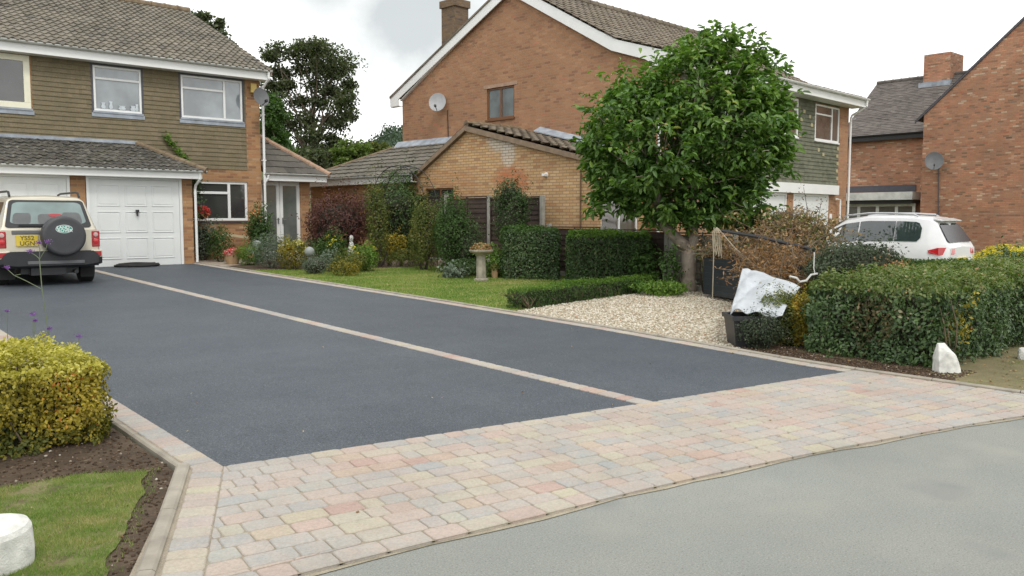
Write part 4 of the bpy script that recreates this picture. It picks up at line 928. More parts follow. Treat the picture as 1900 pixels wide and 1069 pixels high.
    # roof rails
    for sx in(-1,1):
        mb=MB(); mb.tube([(sx*.60,.30,1.72),(sx*.60,.38,1.80),(sx*.60,.55,1.815),(sx*.61,1.9,1.82),(sx*.61,2.15,1.80),(sx*.60,2.25,1.72)],.022,8)
        mb.tube([(sx*.60,.30,1.75),(sx*.47,.32,1.81),(sx*.36,.36,1.80),(sx*.30,.40,1.74)],.016,6) if False else None
        mb.build('roof_rail',M['black'],t)
    for sx in(-1,1):
        mb=MB(); mb.box(min(sx*.90,sx*1.05),max(sx*.90,sx*1.05),2.72,2.84,1.03,1.22); mb.build('door_mirror',M['black'],t,bevel=.03)
    return t
M['blackpanel']=plain('black_panel',(.030,.036,.044),.45,var=.2,nscale=2)
M['covergrey']=plain('dark_grey_vinyl',(.052,.053,.058),.5,var=.15,nscale=3)
beige_car()
def white_car():
    x,y=20.55,7.75; g=-.05+G(x,y); t=empty('parked_car',(x,y,g),R_(2.),'white estate style car with roof rails and red tail lamp behind the clipped hedge','car')
    W=.905
    def s2(zb,w,zm,wb,zbelt,wr,zsh,zr): return sec(zb,w,zm,wb,zbelt,wr,zsh,zr)
    st=[(-.02,s2(.34,W-.16,.55,.74,.93,.72,.945,.95)),(.04,s2(.30,W-.05,.58,.80,1.00,.77,1.03,1.04)),(.34,s2(.28,W-.01,.62,.83,1.05,.62,1.50,1.56)),(.52,s2(.28,W,.62,.84,1.05,.64,1.60,1.655)),(1.1,s2(.28,W,.62,.85,1.05,.66,1.635,1.69)),(1.9,s2(.28,W,.62,.85,1.04,.67,1.64,1.70)),(2.45,s2(.28,W,.62,.85,1.02,.63,1.56,1.625)),(2.80,s2(.28,W,.62,.84,1.01,.60,1.38,1.44)),(3.35,s2(.28,W,.62,.80,.98,.78,.99,1.02)),(4.1,s2(.30,W-.05,.6,.74,.88,.72,.885,.91)),(4.40,s2(.34,W-.18,.5,.64,.66,.6,.67,.68))]
    b=loft(st).build('body',M['whitecar'],t,smooth=True,bevel=.015); b.modifiers.new('w','WEIGHTED_NORMAL')
    for sx in(-1,1):
        for cy in(.86,3.46): wheel(t,(sx*.80,cy,.33),.335,.22,sx)
        def sp(y,k): # side surface point by station interpolation, k 0 belt .. 1 shoulder
            for i in range(len(st)-1):
                if st[i][0]<=y<=st[i+1][0]:
                    f=(y-st[i][0])/(st[i+1][0]-st[i][0]); A=st[i][1];Bq=st[i+1][1]
                    a=[A[5][j]*(1-f)+Bq[5][j]*f for j in(0,1)];b2=[A[6][j]*(1-f)+Bq[6][j]*f for j in(0,1)]
                    return Vector((sx*(a[0]*(1-k)+b2[0]*k),y,a[1]*(1-k)+b2[1]*k))
        # one dark band of side glass cut in three panes
        for (y0,y1) in ((.62,1.20),(1.22,2.06),(2.09,2.78)):
            n=8; ring=[]; top=[];bot=[]
            for k in range(n+1):
                y=y0+(y1-y0)*k/n; kt=.86; 
                if y0==.62 and k==0: kt=.62
                if y0==.62 and k==1: kt=.82
                kb=.07
                if y0==.62 and k==0: kb=.22
                if y>2.5: kt=.86-.0*(y-2.5)
                top.append(sp(y,kt)+Vector((sx*.016,0,.004))); bot.append(sp(y,kb)+Vector((sx*.016,0,.004)))
            mb=MB(); m=n+1; mb.add(bot+top,[(i,i+1,m+i+1,m+i) for i in range(n)]); mb.build('side_window',M['carglass'],t)
        mb=MB(); mb.tube([(sx*.62,.75,1.66),(sx*.63,.85,1.715),(sx*.645,1.4,1.745),(sx*.645,1.9,1.745),(sx*.61,2.45,1.69),(sx*.60,2.55,1.62)],.02,8); mb.build('roof_rail',M['rail'],t)
        mb=MB(); mb.box(min(sx*.90,sx*1.06),max(sx*.90,sx*1.06),2.78,2.92,.96,1.12); mb.build('door_mirror',M['whitecar'],t,bevel=.03)
        c=[(sx*.60,.012,.80),(sx*.915,.30,.80),(sx*.895,.36,.955),(sx*.60,.016,.955)]
        # wrap-round tail lamp
        mb=MB(); pr=[(.50,-.025),(.70,-.01),(.80,.05),(.885,.20),(.90,.40)]; z0=[.82,.80,.80,.80,.83]; z1=[.93,.95,.965,.96,.90]; vs=[]
        for (px_,py_),a,b2 in zip(pr,z0,z1): vs+=[(sx*(px_+.012),py_-.012,a),(sx*(px_+.005),py_-.005,b2),(sx*(px_-.03),py_+.03,a),(sx*(px_-.03),py_+.03,b2)]
        fs=[]
        for i in range(4):
            o=i*4; fs+=[(o,o+4,o+5,o+1),(o+1,o+5,o+7,o+3),(o,o+2,o+6,o+4)]
        fs+=[(0,1,3,2),(16,18,19,17)]; mb.add(vs,fs); mb.build('tail_light',M['redlamp2'],t)
    c=[(-.78,.04,1.05),(.78,.04,1.05),(.615,.34,1.52),(-.615,.34,1.52)]; patch(t,'rear_window',c,M['carglassD'],.03,.97,.04,.95,.022,.10,.02)
    mb=MB(); mb.prism([(-.60,.24,1.545),(-.60,.42,1.58),(-.60,.44,1.635),(-.60,.22,1.575)],(0,0,0),(1.20,0,0)); mb.build('roof_spoiler',M['whitecar'],t,bevel=.01)
    c=[(.76,3.30,1.03),(-.76,3.30,1.03),(-.58,2.55,1.60),(.58,2.55,1.60)]; patch(t,'windscreen',c,M['carglass'],.05,.95,.05,.95,.01,.08)
    mb=MB(); mb.tube([(0,.62,1.66),(0,.50,1.82)],.006,6); mb.build('aerial',M['black'],t)
    mb=MB(); mb.box(-.26,.26,-.055,-.02,.62,.73); mb.build('number_plate',plain('yellow_plate2',(.66,.50,.05),.4),t)
    mb=loft([(-.09,[(0,.30),(.62,.30),(.74,.36),(.72,.54),(0,.54)]),(.06,[(0,.26),(.80,.26),(.915,.34),(.915,.54),(0,.54)])]); mb.build('rear_bumper',M['whitecar'],t,bevel=.02)
    for sx in(-1,1):
        mb=MB(); 
        for y in(1.21,2.075): mb.box(sx*.9,sx*.908,y-.003,y+.003,.4,1.0)
        mb.build('door_gap',M['black'],t)
M['rail']=plain('silver_rail',(.55,.56,.58),.3,metal=.6)
white_car()
# ------------------------------------------------ garden objects
def gz(x,y,dz=0): return (x,y,G(x,y)+dz)
# bird bath
x,y=gp(893,522); b=empty('bird_bath',gz(x,y),.3,'weathered stone bird bath on an octagonal pedestal in the lawn, planted bowl on top','bird bath')
mb=MB(); mb.lathe([(.17,0),(.17,.05),(.13,.07)],8); mb.lathe([(.115,.07),(.105,.56),(.125,.58)],8); mb.build('pedestal',M['stone'],b)
mb=MB(); mb.lathe([(.10,.56),(.13,.60),(.24,.64),(.27,.67),(.27,.70),(.24,.705),(.20,.67),(.001,.66)],24); mb.build('bowl',M['stone'],b,smooth=False)
# pots and ornaments
def pot(px,py,Z,r,h,mat,label,grp=None,fl=None):
    x,y=at(px,Z); p=empty('plant_pot',gz(x,y),0,label,'plant pot'); mb=MB(); mb.lathe([(r*.72,0),(r*.9,h*.5),(r,h*.88),(r*1.05,h*.9),(r*1.05,h),(r*.92,h),(r*.88,h*.85),(.001,h*.85)],24); mb.build('pot',mat,p,smooth=False); return p,r,h
M['terra']=plain('pale_terracotta',(.40,.27,.15),.85,var=.25)
P1=pot(431,495,22.1,.20,.30,M['terra'],'pale terracotta pot full of red and white flowers by the drive edge')
P2=pot(918,500,19.4,.09,.24,M['terra'],'small clay pot standing behind the bird bath')
def ball(px,py,r,h,label,mat):
    x,y=gp(px,py); p=empty('stone_ball',gz(x,y),0,label,'garden ornament','round ball ornaments in the flower bed'); mb=MB(); mb.lathe([(.09,0),(.06,.04),(.04,h-r)],12); mb.build('stand',M['greyplastic'],p)
    mb=MB(); mb.lathe([(r*math.sin(R_(a)),h-r*math.cos(R_(a))) for a in range(10,181,10)],20); mb.build('ball',mat,p,smooth=True)
M['balls']=plain('pale_ball',(.25,.27,.255),.6,var=.3,nscale=9)
ball(478,490,.115,.52,'pale grey ball ornament nearer the porch, beside the orange flowered shrub',M['balls'])
ball(575,506,.12,.50,'pale grey ball ornament above the small grey domed bush',M['balls'])
x,y=at(652,22.4); f=empty('garden_statue',gz(x,y,.18),.2,'small white figurine of a robed person among the yellow flowers','statue')
mb=MB(); mb.lathe([(.11,0),(.10,.05),(.125,.06),(.115,.15),(.085,.30),(.06,.42),(.035,.47)],14); mb.build('robe',M['whitestone'],f,smooth=False)
mb=MB(); mb.lathe([(.03,.45),(.055,.50),(.065,.55),(.05,.61),(.02,.635)],12); mb.build('head',M['whitestone'],f,smooth=True)
mb=MB(); mb.box(-.12,.12,-.12,.12,-.18,0); mb.build('plinth',M['stone'],f)
# hose / mat at the garage door
h=empty('garden_hose',(6.75,21.9,G(0,21.9)+.012),0,'flattened black coil of pipe lying on the tarmac at the garage door','hose')
mb=MB()
for k in range(3):
    r=.52-.05*k; pts=[(r*math.cos(a)*1.0,-.33*(1-.15*k)*math.sin(a)-.02,.03+.018*k+.006*math.sin(a*3)) for a in np.linspace(0,2*math.pi,40)]; mb.tube(pts,.024,8)
mb.tube([(-.3,-.3,.03),(0,-.28,.05),(.35,-.22,.04),(.5,-.05,.05)],.03,8); mb.build('coil',M['rubber'],h)
# leaning batten
b=MB(); a=Yp(412,434,23.0); c=Yp(460,441,23.1); b.bar(a,c,.05,.07); tag(b.build('wooden_batten',plain('pale_timber',(.55,.47,.30),.8)),'pale timber batten fixed low across the brick wall under the kitchen window','batten')
# rock edging of raised bed
rk=plain('bed_rock',(.26,.20,.16),.9,var=.35,nscale=5,bump=.6)
def rock(name,loc,sx,sy,sz,mat,label,cat,group=None,seed=0,rz=0,sub=3,rough=.16,shape=None):
    bm=bmesh.new(); bmesh.ops.create_icosphere(bm,subdivisions=sub,radius=1); P=np.array([v.co[:] for v in bm.verts]); n=sn(P,.35,seed)*rough+sn(P,1.2,seed+1)*rough*.35
    for v,k in zip(bm.verts,n):
        v.co*=1+k; c=Vector((max(-.78,min(.78,v.co.x)),max(-.78,min(.78,v.co.y)),max(-.62,min(.8,v.co.z)))); v.co=v.co*.35+c*.65
        if shape: shape(v)
        v.co=Vector((v.co.x*sx,v.co.y*sy,(v.co.z+.6)*sz))
    me=bpy.data.meshes.new(name); bm.to_mesh(me); bm.free(); autouv(me); me.materials.append(mat); o=bpy.data.objects.new(name,me); COL.objects.link(o); o.location=loc; o.rotation_euler=(0,0,rz); tag(o,label,cat,group); return o
rlabels=['left end','second from the left','middle left','middle','middle right','second from the right','right end']
for k,px in enumerate((708,733,760,788,815,838,862)):
    x,y=gp(px,494-k*.3); rock('edging_rock',gz(x,y,-.03),.20+.03*(k%3),.14,.13,rk,'flat brown rock, %s of the row edging the raised bed'%rlabels[k],'rock','rocks edging the raised bed',seed=20+k,rz=random.random(),sub=2)
# white painted stones
def wedge(v):
    t=max(0,(v.co.z+.5)/1.3); v.co.x=v.co.x*(1-.40*t)-.22*t; v.co.y*=(1-.3*t)
x,y=gp(1755,692)
def hullrock(name,loc,pts,mat,label,rz):
    bm=bmesh.new(); vs=[bm.verts.new(p) for p in pts]; r=bmesh.ops.convex_hull(bm,input=vs); bmesh.ops.delete(bm,geom=[g for g in r['geom_interior']+r['geom_unused'] if isinstance(g,bmesh.types.BMVert)],context='VERTS')
    bmesh.ops.bevel(bm,geom=bm.edges[:],offset=.010,segments=2,profile=.6,affect='EDGES'); bmesh.ops.triangulate(bm,faces=bm.faces[:]); bmesh.ops.subdivide_edges(bm,edges=[e for e in bm.edges if e.calc_length()>.04],cuts=2,use_grid_fill=True)
    P=np.array([v.co[:] for v in bm.verts]); n=sn(P,5,3)*.004+sn(P,16,5)*.002
    bm.normal_update()
    for v,k in zip(bm.verts,n): v.co+=v.normal*float(k)
    me=bpy.data.meshes.new(name); bm.to_mesh(me); bm.free(); autouv(me); me.materials.append(mat); o=bpy.data.objects.new(name,me); COL.objects.link(o); o.location=loc; o.rotation_euler=(0,0,rz); tag(o,label,'stone'); return o
hullrock('painted_stone',gz(x,y,-.01),[(-.11,-.08,0),(.12,-.09,0),(.12,.08,0),(-.11,.08,0),(-.115,-.04,.325),(-.10,.02,.335),(-.03,-.01,.34),(-.02,-.085,.25),(.04,.03,.25),(.075,-.05,.21),(.125,-.02,.12),(.13,-.06,.05),(-.12,-.08,.15),(-.12,.06,.18)],M['whitestone'],'upright white painted stone at the corner of the right hedge',-.72)
x,y=gp(1903,668); rock('painted_stone',gz(x,y,-.03),.12,.10,.12,M['whitestone'],'small white stone at the right edge under the hedge','stone',seed=5,rz=.3)
p=at3(-8,1040,3.95); b=MB(); b.lathe([(.165,-.03),(.172,.08),(.168,.19),(.155,.215),(.12,.232),(.001,.236)],40)
o=b.build('painted_stone',M['whitestone']); o.location=(p[0],p[1],.0); o.rotation_euler=(R_(3),R_(-4),.4); o.scale=(1,.85,1); tag(o,'round flat topped white painted block on the grass, bottom left corner','stone')
# fences
M['fence']=tile_mat('brown_fence_board',[(0,(.060,.042,.036)),(.4,(.085,.060,.050)),(.7,(.070,.050,.044)),(1,(.11,.08,.065))],2.5,.14,.3,blot=.35); M['fencegrey']=tile_mat('weathered_fence_board',[(0,(.20,.18,.15)),(.5,(.26,.23,.19)),(1,(.17,.15,.13))],2.5,.14,.3,blot=.35)
def fence(name,label,x,ys,h,mats,postx=0):
    F=empty(name,gz(x,ys[0]),0,label,'fence'); z0=G(x,ys[0])
    for i,yy in enumerate(ys):
        mb=MB(); gz_=G(x,yy)-z0; mb.box(-.05,.05,yy-ys[0]-.05,yy-ys[0]+.05,gz_-.1,gz_+h+.07); mb.build('post',M['concrete'],F,bevel=.008)
    for i in range(len(ys)-1):
        a,b=ys[i]-ys[0],ys[i+1]-ys[0]; 
        if a>b: a,b=b,a
        a+=.055;b-=.055; mb=MB(); z=.14; n=int((h-.16)/.125); gg=G(x,(ys[i]+ys[i+1])/2)-z0
        for k in range(n):
            zz=gg+.12+k*(h-.16)/n; wv=random.uniform(-.006,.006); hh=(h-.16)/n+.02
            m=Matrix.Translation((0,0,zz))@Matrix.Rotation(R_(8),4,'Y')@Matrix.Rotation(wv*.4,4,'X'); mb.box(-.008,.006,a,b,0,hh,m)
        for yy in (a,(a+b)/2-.02,b-.04): mb.box(-.035,-.022,yy,yy+.04,gg+.12,gg+h)
        mb.box(-.04,.03,a,b,gg+h,gg+h+.03); mb.build('panel',mats[i],F)
        mb=MB(); mb.box(-.035,.03,a,b,gg-.05,gg+.115); mb.build('gravel_board',M['concrete'],F)
    return F
fence('panel_fence','tall brown panel fence with concrete posts in front of the buff brick extension',14.35,[21.2,19.2,17.3,15.25],1.87,[M['fence']]*3)
fence('panel_fence','low panel fence with pale capping behind the clipped hedges and the tree',14.35,[15.0,13.2,11.35],1.18,[M['fence'],M['fence']])
F=fence('panel_fence','low weathered grey panel fence behind the tree trunk',14.32,[11.2,9.6,7.9],1.18,[M['fencegrey'],M['fence']])
# arch trellis
x0,y0=at(690,22.3); x1,y1=at(790,21.2); 
A0=Vector((x0,y0,G(x0,y0))); A1=Vector((x1,y1,G(x1,y1))); ar=empty('garden_arch',tuple(A0),0,'thin dark metal garden arch over the flower bed, wrapped in climbers','garden arch')
u=A1-A0; w=u.length; ud=u.normalized(); side=Vector((-ud.y,ud.x,0))*.45
mb=MB(); rings=[]
for s in(0,1):
    pts=[Vector((0,0,0))+side*s, side*s+Vector((0,0,1.6))]
    for k in range(1,12):
        a=math.pi*k/12; pts.append(side*s+ud*(w/2-w/2*math.cos(a))+Vector((0,0,1.6+1.05*math.sin(a))))
    pts+= [side*s+ud*w+Vector((0,0,1.6)),side*s+ud*w]; mb.tube(pts,.011,6); rings.append(pts)
for i in range(1,len(rings[0])-1): mb.tube([rings[0][i],rings[1][i]],.007,5)
for z in(.4,.8,1.2): 
    for e in (Vector((0,0,z)),ud*w+Vector((0,0,z))): mb.tube([e,e+side],.007,5)
mb.build('arch_frame',M['black'],ar)
# hanging basket frame near kitchen window
# ------------------------------------------------ black waste container, tub, sheet, ropes
cA=Vector((13.45,9.75,0)); dA=Vector((-1.35,-2.75,0)); LA=dA.length; dA.normalize(); nA=Vector((.898,-.44,0)); nA=(nA-dA*nA.dot(dA)).normalized()
g0=G(13.2,8.5)
T=empty('waste_trailer',(cA.x,cA.y,g0),math.atan2(dA.y,dA.x),'open black sided trailer heaped with brown cuttings beside the tree','trailer')
sgn=1 if (Matrix.Rotation(-math.atan2(dA.y,dA.x),3,'Z')@nA).y>0 else -1
LL=3.1; WW=1.35
def yb(a,b): return (min(sgn*a,sgn*b),max(sgn*a,sgn*b))
mb=MB(); y0_,y1_=yb(0,.03); mb.box(0,LL,y0_,y1_,.10,.80)
for k in range(6): 
    q0,q1=yb(-.006,.0); mb.box(0.02,LL-.02,q0,q1,.13+k*.11,.19+k*.11)
mb.build('side_panel',M['blackpanel'] if 'blackpanel' in M else M['black'],T,bevel=.005)
mb=MB(); y0_,y1_=yb(WW-.03,WW); mb.box(0,LL,y0_,y1_,.10,.80); mb.build('side_panel',M['black'],T)
for xx in(0,LL-.03):
    mb=MB(); y0_,y1_=yb(.031,WW-.031); mb.box(xx,xx+.03,y0_,y1_,.10,.80); mb.build('end_panel',M['black'],T)
mb=MB(); y0_,y1_=yb(.03,WW-.03); mb.box(.03,LL-.03,y0_,y1_,.12,.16); mb.build('floor',M['black'],T)
mb=MB(); w1=yb(.2,.4); mb.lathe([(.22,-.08),(.28,-.06),(.28,.06),(.22,.08)],20,(LL*.55,sgn*.35,.18),Matrix.Rotation(math.pi/2,4,'X')); mb.build('wheel',M['rubber'],T)
# black pole lying over the load
rl=MB(); rl.tube([at3(1338,428,14.6),at3(1410,440,14.0),at3(1512,464,13.3)],.03,8); tag(rl.build('black_pole',M['black']),'long black pole resting across the top of the brown cuttings','pole')
# tub
x,y=at(1392,10.62); tb=empty('plastic_tub',gz(x,y),-.72,'square black plastic tub at the drive edge under the white sheet','tub')
mb=MB(); s0,s1=.21,.26; hh=.40
vs=[(sx*s0,sy*s0,0) for sx,sy in((-1,-1),(1,-1),(1,1),(-1,1))]+[(sx*s1,sy*s1,hh) for sx,sy in((-1,-1),(1,-1),(1,1),(-1,1))]+[(sx*(s1-.02),sy*(s1-.02),hh) for sx,sy in((-1,-1),(1,-1),(1,1),(-1,1))]+[(sx*(s0-.01),sy*(s0-.01),.03) for sx,sy in((-1,-1),(1,-1),(1,1),(-1,1))]
mb.add(vs,[(0,3,2,1)]+[(i,(i+1)%4,4+(i+1)%4,4+i) for i in range(4)]+[(4+i,4+(i+1)%4,8+(i+1)%4,8+i) for i in range(4)]+[(8+i,8+(i+1)%4,12+(i+1)%4,12+i) for i in range(4)]+[(12,13,14,15)])
mb.build('tub_wall',M['black'],tb,bevel=.012); mb=MB(); mb.box(-s1-.015,s1+.015,-s1-.015,-s1+.005,hh-.05,hh+.004); mb.box(-s1-.015,s1+.015,s1-.005,s1+.015,hh-.05,hh+.004); mb.box(-s1-.015,-s1+.005,-s1,s1,hh-.05,hh+.003); mb.box(s1-.005,s1+.015,-s1,s1,hh-.05,hh+.003); mb.build('rim',M['black'],tb)
# white sheet draped from tub up to the trailer
def sheet():
    c=[at3(1354,586,10.7),at3(1450,592,10.4),at3(1484,538,11.8),at3(1376,507,12.6)]
    c=[np.array(p) for p in c]; n=46; V=[];k=0
    top=np.array(at3(1420,500,12.4))
    for j in range(n):
        for i in range(n):
            u=i/(n-1);v=j/(n-1); p=c[0]*(1-u)*(1-v)+c[1]*u*(1-v)+c[2]*u*v+c[3]*(1-u)*v
            bul=math.sin(math.pi*u)*math.sin(math.pi*min(1,v*.9+.1))
            p=p+np.array([-.10,-.08,.09])*bul+np.array([0,0,.09])*math.sin(math.pi*u)*v
            fo=.06*math.sin(6*u+3*v+2*math.sin(4*v))+.06*abs(math.sin(6*u-5*v+1.3*math.sin(4*u)))+.03*abs(math.sin(9*v+5*u+2*math.sin(5*u)))
            e=np.array([-.6,-.5,.6])*fo
            p=p+e+np.array([0,0,.02*math.sin(14*u)*(1-v)]); V.append(p)
    V=np.array(V); F=[]
    for j in range(n-1):
        for i in range(n-1): q=j*n+i; F.append((q,q+1,q+n+1,q+n))
    o=npmesh('dust_sheet',V,np.array(F),plain('white_sheet',(.46,.49,.515),.6,var=.2,nscale=3,bump=1.),None,smooth=True)
    s=o.modifiers.new('t','SOLIDIFY'); s.thickness=.006; tag(o,'crumpled white plastic sheet draped over the black tub and the cuttings','sheet')
sheet()
rope=plain('pale_rope',(.34,.30,.22),.9,var=.2)
mb=MB(); Zr=14.6
mb.tube([at3(1325,422,Zr),at3(1324,480,Zr),at3(1322,553,Zr)],.010,6)
for k in range(4):
    x=1322+k*4; mb.tube([at3(1330,422,Zr),at3(x,432,Zr-.02*k),at3(x+1,455,Zr),at3(x+2+k,470+3*k,Zr),at3(x+5,462,Zr),at3(1335,432,Zr)],.009,6)
mb.tube([at3(1332,424,Zr),at3(1365,462,Zr-.3),at3(1400,492,Zr-.8),at3(1425,507,Zr-1.2)],.010,6)
tag(mb.build('rope',rope),'pale looped rope hanging from the tree in front of the cuttings','rope')
mb=MB(); Zr=12.3; mb.tube([at3(1465,513,Zr),at3(1478,516,Zr),at3(1484,523,Zr),at3(1496,521,Zr),at3(1505,510,Zr),at3(1517,508,Zr)],.016,6); mb.tube([at3(1511,468,Zr),at3(1510,498,Zr),at3(1512,508,Zr)],.008,6)
tag(mb.build('cord',plain('white_cord',(.62,.62,.60),.7)),'thick white cord lying on the cuttings beside the right hedge','cord')
# overhead telephone line
# ------------------------------------------------ vegetation
def cr(*c): return [(i/(len(c)-1),k) for i,k in enumerate(c)]
LM={}
LM['tree']=leaf_mat('broad_leaf',[(0,(.055,.12,.028)),(.35,(.105,.205,.042)),(.7,(.19,.31,.062)),(.93,(.32,.44,.10)),(1,(.40,.40,.12))],.32,.40,.45)
LM['dark']=leaf_mat('dark_green_leaf',[(0,(.028,.055,.018)),(.5,(.055,.10,.032)),(.9,(.095,.155,.05)),(1,(.17,.18,.08))],.25,.5)
LM['mid']=leaf_mat('mid_green_leaf',[(0,(.03,.07,.015)),(.5,(.06,.12,.03)),(1,(.11,.19,.05))],.3,.55)
LM['hedge']=leaf_mat('hedge_leaf',[(0,(.032,.065,.024)),(.4,(.07,.125,.04)),(.7,(.105,.175,.055)),(.88,(.14,.20,.075)),(.94,(.16,.14,.07)),(1,(.34,.31,.19))],.22,.42,.45)
LM['hedgebrown']=leaf_mat('sparse_brown_leaf',[(0,(.05,.05,.02)),(.4,(.09,.09,.035)),(.8,(.20,.13,.06)),(1,(.36,.30,.20))],.2,.6)
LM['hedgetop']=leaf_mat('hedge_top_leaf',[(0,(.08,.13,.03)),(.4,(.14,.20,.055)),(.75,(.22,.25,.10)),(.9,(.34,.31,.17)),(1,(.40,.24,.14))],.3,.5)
LM['gold']=leaf_mat('golden_leaf',[(0,(.14,.13,.02)),(.3,(.29,.24,.03)),(.6,(.43,.34,.045)),(.82,(.56,.46,.09)),(.9,(.50,.26,.04)),(1,(.42,.15,.03))],.3,.5)
LM['goldtop']=leaf_mat('golden_top_leaf',[(0,(.30,.27,.03)),(.5,(.50,.45,.08)),(1,(.66,.62,.20))],.3,.5)
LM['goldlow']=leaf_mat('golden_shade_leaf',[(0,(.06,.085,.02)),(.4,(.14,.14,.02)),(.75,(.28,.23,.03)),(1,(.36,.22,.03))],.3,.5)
LM['maroon']=leaf_mat('maroon_leaf',[(0,(.065,.028,.028)),(.5,(.12,.048,.044)),(.9,(.19,.085,.065)),(1,(.30,.16,.09))],.3,.5)
LM['grey']=leaf_mat('grey_green_leaf',[(0,(.09,.12,.085)),(.5,(.15,.19,.14)),(1,(.24,.29,.22))],.2,.7)
LM['olive']=leaf_mat('olive_leaf',[(0,(.06,.085,.022)),(.5,(.12,.15,.035)),(.85,(.19,.20,.05)),(1,(.26,.20,.06))],.3,.6)
LM['bright']=leaf_mat('bright_green_leaf',[(0,(.06,.13,.02)),(.5,(.12,.22,.035)),(1,(.22,.33,.06))],.35,.5)
LM['yellow']=leaf_mat('yellow_petal',[(0,(.55,.45,.03)),(1,(.78,.68,.08))],.3,.5)
LM['brown']=leaf_mat('dead_brown_leaf',[(0,(.10,.07,.035)),(.35,(.24,.165,.08)),(.7,(.38,.27,.14)),(.9,(.52,.40,.25)),(1,(.18,.18,.08))],.2,.7)
LM['rust']=leaf_mat('rust_needle',[(0,(.20,.10,.045)),(.5,(.35,.19,.085)),(1,(.47,.30,.15))],.2,.7)
LM['far']=leaf_mat('far_tree_leaf',[(0,(.05,.065,.035)),(.5,(.085,.105,.05)),(1,(.14,.16,.08))],.35,.6)
LM['farb']=leaf_mat('far_bright_leaf',[(0,(.07,.11,.025)),(.5,(.12,.18,.04)),(1,(.19,.25,.07))],.35,.6)
LM['purple']=leaf_mat('purple_petal',[(0,(.16,.06,.30)),(.6,(.26,.11,.46)),(1,(.42,.22,.62))],.3,.6)
LM['red']=leaf_mat('red_petal',[(0,(.50,.03,.03)),(.6,(.62,.10,.09)),(1,(.75,.55,.52))],.2,.5)
LM['orange']=leaf_mat('orange_petal',[(0,(.60,.16,.03)),(1,(.75,.33,.06))],.2,.5)
LM['juniper']=leaf_mat('juniper_leaf',[(0,(.03,.045,.025)),(.5,(.06,.08,.045)),(1,(.11,.14,.08))],.15,.7)
LM['grass']=leaf_mat('grass_blade',[(0,(.10,.20,.035)),(.4,(.17,.27,.05)),(.7,(.26,.31,.085)),(.88,(.36,.34,.14)),(1,(.44,.38,.20))],.3,.6)
LM['litter']=leaf_mat('fallen_leaf',[(0,(.16,.09,.04)),(.6,(.30,.19,.08)),(1,(.45,.36,.20))],.1,.8)
M['bark']=plain('grey_bark',(.17,.13,.10),.9,var=.35,nscale=8,bump=.8)
M['bark2']=plain('pale_tree_bark',(.28,.235,.19),.85,var=.35,nscale=7,bump=.9)
M['twig']=plain('dark_twig',(.055,.042,.03),.9,var=.4)
M['twigl']=plain('light_twig',(.20,.15,.10),.9,var=.4)
M['stem']=plain('green_stem',(.13,.16,.09),.7)
def sphere_dirs(n): return unit(rng.normal(size=(n,3)))
def tube_np(mb,a,b,r0,r1,n=5,bend=.1,k=4):
    a=np.array(a,float);b=np.array(b,float); L=np.linalg.norm(b-a); off=rng.normal(size=3)*L*bend; pts=[tuple(a+(b-a)*t+off*math.sin(math.pi*t)) for t in np.linspace(0,1,k)]; mb.tube(pts,[r0+(r1-r0)*t for t in np.linspace(0,1,k)],n)
